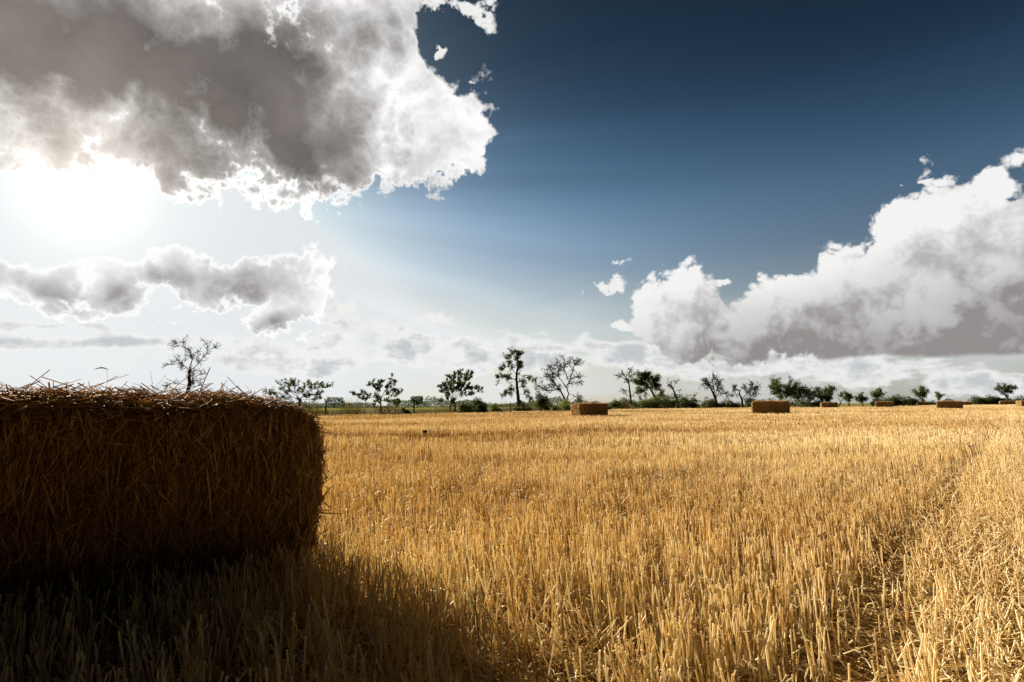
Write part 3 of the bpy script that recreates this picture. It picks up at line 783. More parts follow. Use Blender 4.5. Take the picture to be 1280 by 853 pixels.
# ------------------------------------------------------------------ trees: main limbs as centre lines in metres (x, height), depth added when grown
LIMBS = {
    'dead_fork': [
        [(-0.04,0),(0.07,2.05),(0.27,3.21),(0.15,3.79),(0.17,4.3)],
        [(0.17,4.3),(0.17,4.74),(0.36,5.11),(0.18,5.69),(0.07,5.98),(-0.33,6.42),(-0.76,6.6),(-0.91,7.07),(-0.98,7.4)],
        [(-0.76,6.6),(-1.2,6.67),(-1.71,6.56)],
        [(-0.87,6.93),(-1.27,6.85),(-1.64,6.93)],
        [(0.25,4.34),(0.84,4.81),(1.2,5.32),(1.53,5.76),(1.82,6.13),(1.75,6.67),(1.64,6.78)],
        [(1.82,6.13),(2.29,6.34),(2.88,6.56)],
        [(0.04,4.16),(-0.15,4.52),(-0.62,4.74),(-0.98,5.03),(-1.42,5.18),(-2.08,5.62)],
        [(-0.98,5.03),(-1.42,4.96),(-2.08,4.92)],
        [(-0.98,5.03),(-0.91,5.54),(-0.76,5.91)],
        [(0.11,5.91),(0.4,6.05),(0.69,6.13)],
        [(0.25,3.21),(0.55,2.85),(0.84,3.21),(1.27,3.28),(2.08,3.28)],
        [(0.73,2.92),(0.73,3.5),(0.55,4.3)],
        [(0.73,3.5),(0.98,3.87),(1.42,3.94)],
        [(0.15,2.92),(-0.62,3.07),(-1.2,3.21),(-1.64,2.78)],
        [(0.18,5.47),(0.55,5.4),(0.76,5.18)],
    ],
    'tall': [
        [(0.0,0),(0.0,1.54),(-0.12,2.96),(-0.24,4.15),(-0.24,5.11),(0.0,5.94),(0.0,6.77),(-0.18,7.61),(-0.24,8.08)],
        [(-0.24,4.39),(-0.89,4.39),(-1.37,4.75),(-2.08,4.63),(-2.8,4.39)],
        [(-0.24,5.11),(-0.89,5.82),(-1.49,6.06),(-2.2,5.82)],
        [(-0.12,6.3),(-0.77,6.3),(-1.25,7.01),(-1.37,7.49),(-0.65,7.85)],
        [(0.0,6.89),(0.06,7.61),(0.42,7.85)],
        [(-0.18,3.2),(0.42,3.44),(0.89,3.56),(0.65,4.04)],
        [(-0.12,2.49),(-0.89,3.08),(-1.73,2.85),(-1.85,2.25)],
        [(-0.06,4.63),(0.3,4.93),(0.65,4.75),(1.37,4.63),(1.96,4.57)],
        [(0.0,2.49),(0.89,2.31),(1.37,2.01),(1.73,1.54)],
        [(0.0,5.94),(0.3,6.18),(0.36,6.42)],
        [(-0.24,4.04),(-1.01,3.92),(-0.89,2.96)],
    ],
    'wide_bare': [
        [(0.0,0),(-0.06,1.52)],
        [(-0.06,1.52),(-0.56,2.52),(-0.94,3.15),(-1.69,3.9),(-2.19,4.78),(-2.95,5.28)],
        [(-0.94,3.15),(-2.32,2.9),(-3.2,3.02),(-3.76,3.65)],
        [(-1.69,3.9),(-1.94,4.9),(-2.19,6.16)],
        [(0.0,1.52),(0.44,2.52),(0.06,3.4),(0.56,4.28),(0.94,5.4),(1.32,6.53),(2.07,7.03)],
        [(0.06,3.4),(-0.56,4.28),(-1.07,4.9),(-1.07,6.16),(-1.32,6.78)],
        [(0.44,4.15),(-0.06,5.4),(-0.44,6.53),(-0.19,7.03)],
        [(0.94,5.4),(1.57,4.78),(2.13,4.65)],
        [(0.44,2.52),(1.32,2.15),(1.94,1.52)],
        [(1.07,5.91),(0.69,6.66),(0.81,7.22)],
        [(-1.07,4.9),(-1.69,5.53),(-2.69,4.53)],
        [(-0.94,3.15),(-1.69,3.27),(-2.44,3.65)],
        [(0.56,4.28),(1.19,4.15),(1.82,4.03)],
    ],
    'thin': [
        [(0.0,0),(0.07,1.63),(-0.07,3.66),(-0.2,5.15),(-0.47,5.83),(-1.08,6.64),(-1.62,7.04)],
        [(-0.2,5.28),(-0.27,6.5),(0.0,7.45),(-0.14,7.86)],
        [(-0.47,5.83),(-1.35,6.1),(-2.16,6.5),(-2.71,6.5)],
        [(-0.24,5.96),(0.27,6.77),(0.68,6.91)],
        [(-0.07,3.25),(-0.81,3.8),(-1.62,3.12)],
        [(-0.03,2.44),(0.54,2.85)],
    ],
    'clumpy': [
        [(0.0,0),(-0.14,2.13),(-0.81,3.62),(-1.89,4.98),(-2.84,5.79)],
        [(-0.81,3.62),(-0.95,5.25),(-1.76,6.87)],
        [(-0.68,3.49),(-0.14,5.25),(0.41,6.19)],
        [(-1.89,4.98),(-2.98,5.25),(-3.79,5.52)],
        [(-1.35,2.68),(-2.44,3.49),(-3.52,3.35)],
        [(-0.14,2.95),(0.27,4.03),(0.81,4.3)],
        [(0.0,2.13),(0.54,2.68),(1.08,2.68)],
        [(-0.95,5.25),(-0.27,5.79),(0.54,5.52)],
        [(-1.49,5.92),(-2.44,6.6),(-3.11,6.74)],
    ],
    'small_dead': [
        [(-0.03,0),(0.04,1.7),(-0.57,2.91),(-0.84,3.86),(-1.11,4.27),(-1.65,4.94),(-1.92,4.4)],
        [(-0.84,4.0),(-0.3,5.08),(0.24,5.48)],
        [(-0.16,2.1),(0.38,2.37),(0.51,2.78)],
        [(-0.5,3.05),(-0.3,3.73),(0.24,3.59)],
        [(-1.11,4.27),(-1.24,5.21),(-1.79,5.62)],
        [(-0.3,5.08),(-0.43,5.62)],
    ],
    'round_bare': [
        [(-0.04,0.02),(0.03,1.72),(-0.35,2.73),(-0.86,4.0),(-1.74,5.01),(-2.25,5.64)],
        [(-0.35,2.73),(-0.23,3.74),(-0.48,4.88),(-0.73,5.76)],
        [(0.09,1.97),(0.09,3.11),(0.66,4.0),(0.91,5.13),(0.53,5.89),(0.03,6.52)],
        [(0.66,4.0),(1.16,5.01),(1.42,5.64)],
        [(0.15,2.23),(0.91,3.49),(1.16,3.11),(1.92,2.98),(2.43,2.48)],
        [(-0.86,4.0),(-0.99,4.88),(-1.36,5.64)],
        [(-1.24,4.5),(-2.0,4.25)],
        [(0.78,4.63),(1.42,4.25),(1.54,3.74)],
        [(-1.74,5.01),(-2.5,5.01)],
    ],
    'half_bare': [
        [(0.03,0),(-0.1,1.93),(-0.54,2.82),(-0.48,3.45),(-1.24,3.96),(-1.87,4.46)],
        [(-0.54,2.82),(-1.62,2.82)],
        [(-0.04,1.93),(0.78,2.94),(1.54,3.7),(1.67,4.59),(1.29,4.97)],
        [(1.54,3.7),(2.43,4.21),(2.93,4.46)],
        [(1.54,3.58),(2.8,3.58)],
        [(0.78,2.94),(0.4,3.7),(0.03,4.21)],
        [(0.4,2.44),(1.67,2.57),(2.43,2.82)],
    ],
    'sapling': [
        [(0.06,0.1),(-0.06,1.19),(-0.09,1.65)],
        [(-0.09,1.65),(0.26,2.33),(0.72,3.42),(1.0,4.11)],
        [(-0.09,1.65),(-0.43,2.28),(-0.77,2.79),(-1.41,3.14)],
        [(-0.09,1.59),(-0.66,1.82),(-1.46,1.76),(-2.5,1.7)],
        [(-0.09,1.59),(0.37,2.11),(1.12,2.33),(2.04,2.62)],
        [(-0.06,1.53),(0.6,1.65),(1.41,1.99),(1.98,2.33)],
        [(-0.2,1.76),(-0.32,2.56),(-0.09,3.25),(0.2,3.54)],
        [(-0.66,1.88),(-1.35,2.11),(-1.86,2.22),(-1.98,2.56)],
        [(-1.46,1.99),(-2.44,2.16),(-3.13,2.28),(-3.24,2.45)],
        [(-0.75,0.1),(-0.75,1.3),(-0.54,1.65),(-0.89,2.11),(-1.12,2.16)],
        [(0.26,2.33),(0.72,2.68),(1.12,3.02),(1.23,3.42)],
        [(-0.37,2.45),(-0.43,2.97),(-0.49,3.37)],
        [(-0.89,2.91),(-0.95,3.42)],
        [(-0.09,1.59),(0.26,1.42),(1.12,1.42)],
    ],
    'low_spray': [
        [(0.08,0),(-0.03,1.36),(-0.14,1.81)],
        [(-0.14,1.81),(-0.37,2.6),(-0.31,3.61)],
        [(-0.14,1.81),(-0.82,2.37),(-1.72,2.88),(-2.0,3.22)],
        [(-0.14,1.69),(-1.27,2.2),(-2.23,2.37),(-3.02,2.37)],
        [(-0.08,1.69),(0.65,2.48),(1.44,2.82),(2.34,2.88),(2.73,2.96)],
        [(-0.08,1.64),(0.76,2.03),(1.55,2.09),(2.68,2.06)],
        [(-0.08,1.53),(0.87,1.69),(1.66,1.81)],
        [(-0.14,2.03),(0.42,2.71),(0.99,3.39)],
        [(-0.37,1.58),(-1.38,1.81),(-2.51,1.69)],
        [(-0.42,2.48),(-0.82,2.99),(-0.87,3.56)],
        [(0.42,2.6),(1.27,2.99),(2.28,3.22)],
        [(-0.59,2.26),(-1.1,2.71),(-1.21,3.16)],
        [(-0.14,1.81),(0.08,2.48),(0.2,3.16)],
        [(-0.14,1.69),(-0.59,1.92),(-1.04,1.92)],
        [(-0.08,1.69),(0.31,2.03),(0.65,2.37)],
    ],
    'fan': [
        [(0.04,0),(0.11,0.78),(-0.04,1.54)],
        [(-0.49,0),(-0.46,0.93),(-0.11,1.54)],
        [(-0.04,1.54),(-0.8,2.15),(-1.71,2.53)],
        [(-0.04,1.54),(-0.8,2.53),(-1.64,3.14)],
        [(-0.04,1.62),(-0.57,2.91),(-1.1,3.82)],
        [(-0.04,1.62),(-0.27,3.06),(-0.65,4.28)],
        [(0.0,1.69),(0.27,3.22),(0.46,4.51)],
        [(0.04,1.69),(0.57,3.06),(0.84,4.81)],
        [(0.08,1.69),(1.03,3.52),(1.48,4.66)],
        [(0.08,1.69),(1.18,3.29),(2.17,4.66)],
        [(0.11,1.62),(1.18,2.76),(2.25,2.99),(3.08,2.68)],
        [(0.11,1.54),(1.18,2.15),(2.25,2.3)],
        [(-0.04,1.39),(-1.1,1.69),(-1.64,1.39)],
        [(0.04,1.54),(0.88,2.53),(1.79,3.44)],
        [(0.0,1.62),(-0.04,3.29),(0.11,4.43)],
        [(-0.04,1.54),(-0.95,2.99),(-1.33,3.37)],
    ],
}


class Wood:
    """Collects tapered limbs and twigs of one tree."""
    def __init__(self): self.p = []
    def limb(self, pts, r0, r1, sides=6):
        pts = np.asarray(pts, float); n = len(pts)
        tan = np.gradient(pts, axis=0); tan = norm(tan)
        ref = np.where(np.abs(tan[:, 1:2]) < 0.9, np.array([[0, 1.0, 0]]), np.array([[1.0, 0, 0]]))
        u = norm(np.cross(tan, ref)); w = np.cross(tan, u)
        a = np.arange(sides) * 2 * math.pi / sides
        r = np.linspace(r0, r1, n)
        v = pts[:, None] + (np.cos(a)[None, :, None] * u[:, None] + np.sin(a)[None, :, None] * w[:, None]) * r[:, None, None]
        i = np.arange(n * sides).reshape(n, sides)
        f = np.stack([i[:-1], np.roll(i[:-1], -1, 1), np.roll(i[1:], -1, 1), i[1:]], -1).reshape(-1, 4)
        self.p.append((v.reshape(-1, 3), [f, i[-1:], i[:1, ::-1]], np.full(n * sides, 0.5)))
    def tubes(self, base, vec, r0, r1, bend):
        self.p.append(stalks(base, vec, r0, r1, 3, bend, 2, np.full(len(base), 0.5)))
    def mesh(self, name): return raw_mesh(name, *join(self.p))


def smooth_path(pts, g, depth, wig):
    """Line through (x, z) points given a wandering depth and small kinks."""
    pts = np.asarray(pts, float); n = len(pts)
    seg = np.concatenate([[0], np.cumsum(np.linalg.norm(np.diff(pts[:, :2], axis=0), axis=1) + 1e-6)])
    k = max(4, int(seg[-1] / 0.35) + 1)
    s = np.linspace(0, seg[-1], k)
    xyz = np.stack([np.interp(s, seg, pts[:, 0]), np.interp(s, seg, pts[:, 2]), np.interp(s, seg, pts[:, 1])], 1)
    w = g.normal(0, wig, (k, 3)); w[0] = 0
    return xyz + w


def leaf_mesh(c, size, g, up=0.0, tmean=0.5):
    """Leaves as small folded diamonds, each with its own facing."""
    n = len(c)
    ax = norm(g.normal(0, 1, (n, 3)) + [0, 0, up]); u = norm(np.cross(ax, g.normal(0, 1, (n, 3)))); w = np.cross(ax, u)
    L = size * g.uniform(0.6, 1.4, (n, 1)); Wd = L * g.uniform(0.35, 0.55, (n, 1))
    v = np.stack([c - ax * L * 0.5, c + u * Wd * 0.5 + w * L * 0.08, c + ax * L * 0.5, c - u * Wd * 0.5 + w * L * 0.08], 1)
    i = np.arange(n * 4).reshape(n, 4)
    return v.reshape(-1, 3), [i[:, [0, 1, 2]], i[:, [0, 2, 3]]], np.repeat(np.clip(g.normal(tmean, 0.22, n), 0, 1), 4)


def grow(name, loc, limbs, label, seed, group, r_trunk=0.14, twig=0.8, per_m=5.0, levels=2, upward=0.3, leaf=None, leaf_n=0, leaf_size=0.12, leaf_mat=None,
         leaf_spread=0.10, along=0.0, bare_frac=0.0, first_is_trunk=1, cat='tree', leaf_skip=0, twig_r=0.012):
    """A tree from its main limbs: twigs fork off every limb, leaves sit on the twigs."""
    g = np.random.default_rng(seed)
    root = tag(empty(name, (loc[0], loc[1], 0.0)), label, cat, group)
    wd = Wood(); paths = []
    top = max(p[1] for l in limbs for p in l)
    lines = []
    for i, l in enumerate(limbs):
        # depth: a limb starts at the depth of the limb it leaves and swings to one side
        x0, z0 = l[0]
        d0 = 0.0
        if lines:
            best = min(((abs(q[0] - x0) + abs(q[2] - z0), q[1]) for ln in lines for q in ln), key=lambda t: t[0])
            d0 = best[1] if best[0] < 0.6 else 0.0
        ln_len = sum(math.dist(a, b) for a, b in zip(l[:-1], l[1:]))
        swing = 0.0 if i < first_is_trunk else g.uniform(-0.7, 0.7) * ln_len
        k = len(l)
        pts = [(x, z, d0 + swing * (j / max(1, k - 1)) ** 1.2) for j, (x, z) in enumerate(l)]
        path = smooth_path(pts, g, 0, 0.02 + 0.012 * (i >= first_is_trunk))
        path[0, 2] = max(path[0, 2], 0.0)
        lines.append(path)
        taper = 1.0 if i < first_is_trunk else max(0.16, 0.62 - 0.06 * i) * min(1.0, ln_len / (0.45 * top) + 0.25)
        rr0 = r_trunk * taper * (1.0 if i < first_is_trunk else max(0.35, 1 - z0 / top * 0.75))
        rr1 = max(twig_r * 1.3, rr0 * 0.30)
        if i < first_is_trunk and z0 < 0.3:
            wd.limb(path, rr0 * 1.25, rr1 if l[-1][1] > 0.8 * top else rr0 * 0.72, 8)
        else:
            wd.limb(path, rr0, rr1, 6)
    # twigs, level by level
    src_p, src_t = [], []
    for i, path in enumerate(lines):
        ln = np.linalg.norm(np.diff(path, axis=0), axis=1).sum()
        lo = 0.55 if (i < first_is_trunk) else 0.2
        n = max(2, int(ln * (1 - lo) * per_m))
        t = g.uniform(lo, 1, n) ** 0.8 * (len(path) - 1)
        j = np.minimum(t.astype(int), len(path) - 2); fr = (t - j)[:, None]
        src_p.append(path[j] * (1 - fr) + path[j + 1] * fr); src_t.append(norm(path[j + 1] - path[j]))
    src_p = np.concatenate(src_p); src_t = np.concatenate(src_t)
    ends = []
    L = twig
    for lv in range(levels):
        n = len(src_p)
        d = norm(src_t * 0.75 + norm(g.normal(0, 1, (n, 3))) * 0.85 + np.array([0, 0, upward]))
        ll = L * g.uniform(0.45, 1.25, (n, 1))
        bend = g.normal(0, 0.07, (n, 3)) * ll
        v = d * ll
        r = twig_r * 1.5 * 0.7 ** lv
        wd.tubes(src_p, v, r, r * 0.45, bend)
        ends.append((src_p, v, bend))
        if lv < levels - 1:
            m = 3
            tt = g.uniform(0.25, 1.0, (n * m, 1))
            src_p2 = np.repeat(src_p, m, 0) + np.repeat(v, m, 0) * tt + np.repeat(bend, m, 0) * 4 * tt * (1 - tt)
            src_t = np.repeat(d, m, 0); src_p = src_p2; L *= 0.58
    mesh_obj('trunk', wd.mesh('trunk'), BARK, root)
    if leaf_n:
        P = np.concatenate([e[0] for e in ends[leaf_skip:]]); Vv = np.concatenate([e[1] for e in ends[leaf_skip:]]); B = np.concatenate([e[2] for e in ends[leaf_skip:]])
        # whole sprays stay bare, others are full: gaps and clumps
        clump = wob(P[:, 0] * 1.0 + P[:, 1] * 0.6, P[:, 2], seed + 3, 1.1)
        ok = np.flatnonzero((clump > np.quantile(clump, bare_frac)) if bare_frac > 0 else clump > -99)
        pick = ok[g.integers(0, len(ok), leaf_n)]
        tt = g.uniform(0.2, 1.05, (leaf_n, 1))
        c = P[pick] + Vv[pick] * tt + B[pick] * 4 * tt * (1 - tt) + g.normal(0, leaf_spread, (leaf_n, 3))
        c[:, 2] = np.maximum(c[:, 2], 0.1)
        mesh_obj('crown', raw_mesh('crown', *leaf_mesh(c, leaf_size, g), smooth=False), leaf_mat or LEAF, root)
    return root


def auto_limbs(H, Wd, seed, trunk=0.35, flat=False, lean=0.0, n=6):
    """Main limbs of an open crowned tree."""
    g = np.random.default_rng(seed)
    tz = H * trunk
    l = [[(0, 0), (lean * tz * 0.4 + 0.05, tz * 0.5), (lean * tz, tz)]]
    for i in range(n):
        f = (i + 0.5) / n * 2 - 1 + g.uniform(-0.15, 0.15)
        ex = f * Wd * 0.42; ez = H * (0.93 - (0.12 if flat else 0.34) * abs(f) ** 1.5) * g.uniform(0.88, 1.0)
        s = tz * g.uniform(0.75, 1.0)
        l.append([(lean * s, s), (lean * tz + ex * 0.45, s + (ez - s) * g.uniform(0.45, 0.65)), (lean * tz + ex, ez)])
    return l


def bush(name, loc, Wd, H, label, seed, n=1600, leaf=0.16, mat=None, depth=None, group=None, spiky=0.0, cat='bush', tmean=0.5, pale=0.0):
    """A bush: stems from the ground and leaves gathered in uneven clumps."""
    g = np.random.default_rng(seed)
    root = tag(empty(name, (loc[0], loc[1], 0.0)), label, cat, group)
    dp = (depth or Wd * 0.8)
    k = max(5, int(Wd * H * 1.6) + 4)
    cx = g.uniform(-0.42, 0.42, k) * Wd; cy = g.uniform(-0.4, 0.4, k) * dp
    prof = np.sqrt(np.clip(1 - (cx / (Wd * 0.56)) ** 2, 0.08, 1)) * g.uniform(0.62, 1.0, k)
    r = np.minimum(H * 0.34, Wd * 0.24) * g.uniform(0.6, 1.1, k)
    cz = np.maximum(r * 0.6, g.uniform(0.15, 1.0, k) ** 0.6 * (H * prof - r * 0.9))
    cz[np.argmax(prof)] = H * 0.97 - r[np.argmax(prof)] * 0.9
    w = Wood()
    base = np.stack([cx * 0.04, cy * 0.04, np.zeros(k)], 1)
    w.tubes(base, np.stack([cx, cy, cz], 1) - base, 0.025, 0.010, g.normal(0, 0.06, (k, 3)))
    n = int(n * 1.7); leaf = leaf * 1.15
    i = g.integers(0, k, n)
    d = norm(g.normal(0, 1, (n, 3)))
    rad = r[i][:, None] * (g.uniform(0.35, 1.08, (n, 1)) ** 0.6)
    c = np.stack([cx[i], cy[i], cz[i]], 1) + d * rad * [1.15, 1.0, 0.95] + g.normal(0, leaf * 0.3, (n, 3))
    if spiky:
        m = int(n * spiky); j = g.integers(0, k, 40)
        tip = np.stack([cx[j], cy[j], cz[j]], 1) + norm(g.normal(0, 1, (40, 3)) * [0.7, 0.7, 0.4] + [0, 0, 0.9]) * (r[j][:, None] * 1.0 + H * 0.22 * g.uniform(0.3, 1.0, (40, 1)))
        q = g.integers(0, 40, m); t = g.uniform(0, 1, (m, 1))
        c[:m] = np.stack([cx[j], cy[j], cz[j]], 1)[q] * (1 - t) + tip[q] * t + g.normal(0, 0.05, (m, 3))
        w.tubes(np.stack([cx[j], cy[j], cz[j]], 1), tip - np.stack([cx[j], cy[j], cz[j]], 1), 0.012, 0.005, g.normal(0, 0.03, (40, 3)))
    c[:, 2] = np.maximum(c[:, 2], 0.04)
    mesh_obj('stem', w.mesh('stem'), BARK, root)
    mesh_obj('foliage', raw_mesh('foliage', *leaf_mesh(c, leaf, g, tmean=tmean), smooth=False), mat or LEAF, root)
    return root


GT = 'trees in the row along the field edge'
GBU = 'bushes along the field edge'
grow('dead_tree', (-29.7, 52.0), LIMBS['dead_fork'], 'dead forked tree with a crooked trunk rising behind the big straw bale', 31, GT, r_trunk=0.18, twig=0.55, per_m=9, levels=2, upward=0.15, twig_r=0.016, leaf_n=900, leaf_size=0.10, bare_frac=0.8, leaf_mat=LEAF_DRY)
grow('small_tree', (-21.2, 57.0), LIMBS['low_spray'], 'low wide leafy tree peeping over the right shoulder of the big bale', 32, GT, r_trunk=0.10, twig=0.42, per_m=8, levels=2, upward=0.25, leaf_n=6000, leaf_size=0.13, leaf_spread=0.05)
grow('small_tree', (-13.3, 58.0), LIMBS['sapling'], 'small airy tree on two thin trunks between the two left fence posts', 33, GT, r_trunk=0.08, twig=0.36, per_m=7, levels=2, upward=0.35, leaf_n=6200, leaf_size=0.14, leaf_spread=0.05)
grow('small_tree', (-6.7, 66.0), LIMBS['fan'], 'leafy tree with branches fanned like spikes beside a round dark bush', 34, GT, r_trunk=0.10, twig=0.45, per_m=7, levels=2, upward=0.55, leaf_n=12000, leaf_size=0.15, leaf_spread=0.05, first_is_trunk=2)
grow('tall_tree', (0.8, 76.0), LIMBS['tall'], 'tallest tree, straight dark trunk with ragged leafy clumps up its left', 35, GT, r_trunk=0.21, twig=0.62, twig_r=0.02, per_m=6, levels=2, upward=0.1, leaf_n=8000, leaf_size=0.17, leaf_spread=0.10, bare_frac=0.22, leaf_mat=LEAF_DRY)
grow('bare_tree', (7.5, 80.0), LIMBS['wide_bare'], 'wide almost leafless tree forking low, first right of the tallest tree', 36, GT, r_trunk=0.28, twig=0.85, per_m=6, levels=3, upward=0.15, leaf_n=2200, leaf_size=0.13, bare_frac=0.45, leaf_mat=LEAF_DRY, twig_r=0.026)
grow('thin_tree', (23.1, 112.0), LIMBS['thin'], 'slender leaning tree with a few bare forked arms at its top', 37, GT, r_trunk=0.20, twig=0.9, per_m=5, levels=2, upward=0.1, leaf_n=900, leaf_size=0.16, bare_frac=0.4, leaf_mat=LEAF_DRY, twig_r=0.032)
grow('leafy_tree', (28.1, 112.0), LIMBS['clumpy'], 'full leafy tree with rounded clumps over the largest bush', 38, GT, r_trunk=0.24, twig=0.95, per_m=6, levels=2, upward=0.1, leaf_n=9500, leaf_size=0.25, leaf_spread=0.18, bare_frac=0.1)
grow('dead_tree', (32.4, 112.0), LIMBS['small_dead'], 'small dead tree with pale crooked arms right of the largest bush', 39, GT, r_trunk=0.17, twig=0.7, per_m=5, levels=2, upward=0.2, twig_r=0.026)
grow('bare_tree', (40.9, 115.0), LIMBS['round_bare'], 'round headed tree of bare dark branches, left neighbour of the ragged half leafy one', 40, GT, r_trunk=0.27, twig=0.95, per_m=6, levels=3, upward=0.15, leaf_n=900, leaf_size=0.16, bare_frac=0.5, leaf_mat=LEAF_DRY, twig_r=0.032)
grow('bare_tree', (46.2, 115.0), LIMBS['half_bare'], 'ragged tree bare on its left and leafy on its right, left of the broadside bale', 41, GT, r_trunk=0.22, twig=0.85, per_m=6, levels=3, upward=0.1, leaf_n=1900, leaf_size=0.18, bare_frac=0.45, leaf_mat=LEAF_DRY, twig_r=0.032)
for (x, y, H, Wd, lab, sd, kw) in [
        (55.6, 118, 6.2, 9.5, 'broad dark leafy tree rising just right of the broadside bale', 51, dict(trunk=0.2, n=7)),
        (60.8, 120, 4.7, 9.0, 'low spreading dark tree, the next one right of the broad leafy tree', 52, dict(trunk=0.18, n=7)),
        (64.6, 118, 3.2, 3.0, 'small round dark tree squeezed beside the flat topped tree', 53, dict(trunk=0.35, n=5)),
        (67.6, 122, 4.6, 3.4, 'flat topped umbrella tree standing over a small distant bale', 54, dict(trunk=0.5, n=6, flat=True)),
        (72.8, 124, 3.6, 2.6, 'small round crowned tree standing clear between two sky gaps', 55, dict(trunk=0.42, n=5)),
        (75.9, 124, 2.9, 2.6, 'small lopsided tree between the round crowned tree and a thin one', 56, dict(trunk=0.4, n=5, lean=-0.2)),
        (79.2, 124, 4.2, 2.8, 'thin ragged tree just left of a tiny bale and long hedge', 57, dict(trunk=0.45, n=5)),
        (118.2, 165, 5.9, 5.2, 'broad dark tree at the right end of the long low hedge', 58, dict(trunk=0.3, n=7)),
        (125.2, 168, 4.0, 2.4, 'little flat topped tree peeping over the left end of a far bale', 59, dict(trunk=0.55, n=5, flat=True)),
        (149.2, 172, 6.6, 6.2, 'lone flat crowned tree on a slanting trunk at the far right', 60, dict(trunk=0.42, n=6, flat=True, lean=-0.25))]:
    grow('leafy_tree', (x, y), auto_limbs(H, Wd, sd, **kw), lab, sd, GT, r_trunk=0.035 * H, twig=0.20 * Wd ** 0.7 + 0.2, per_m=6, levels=2, upward=0.12, leaf_n=int(560 * Wd), leaf_size=0.28, leaf_spread=0.16, bare_frac=0.08, twig_r=0.018)
grow('dead_tree', (69.6, 121.5), [[(-0.5, 0), (0.0, 0.9), (0.2, 1.5), (0.9, 1.9)], [(0.2, 1.5), (1.2, 1.4), (1.5, 1.9)], [(0.0, 0.9), (-0.5, 1.8)]], 'leaning dead stem with a crooked fork under the flat topped tree', 61, GT, r_trunk=0.12, twig=0.5, per_m=4, levels=2, twig_r=0.02)

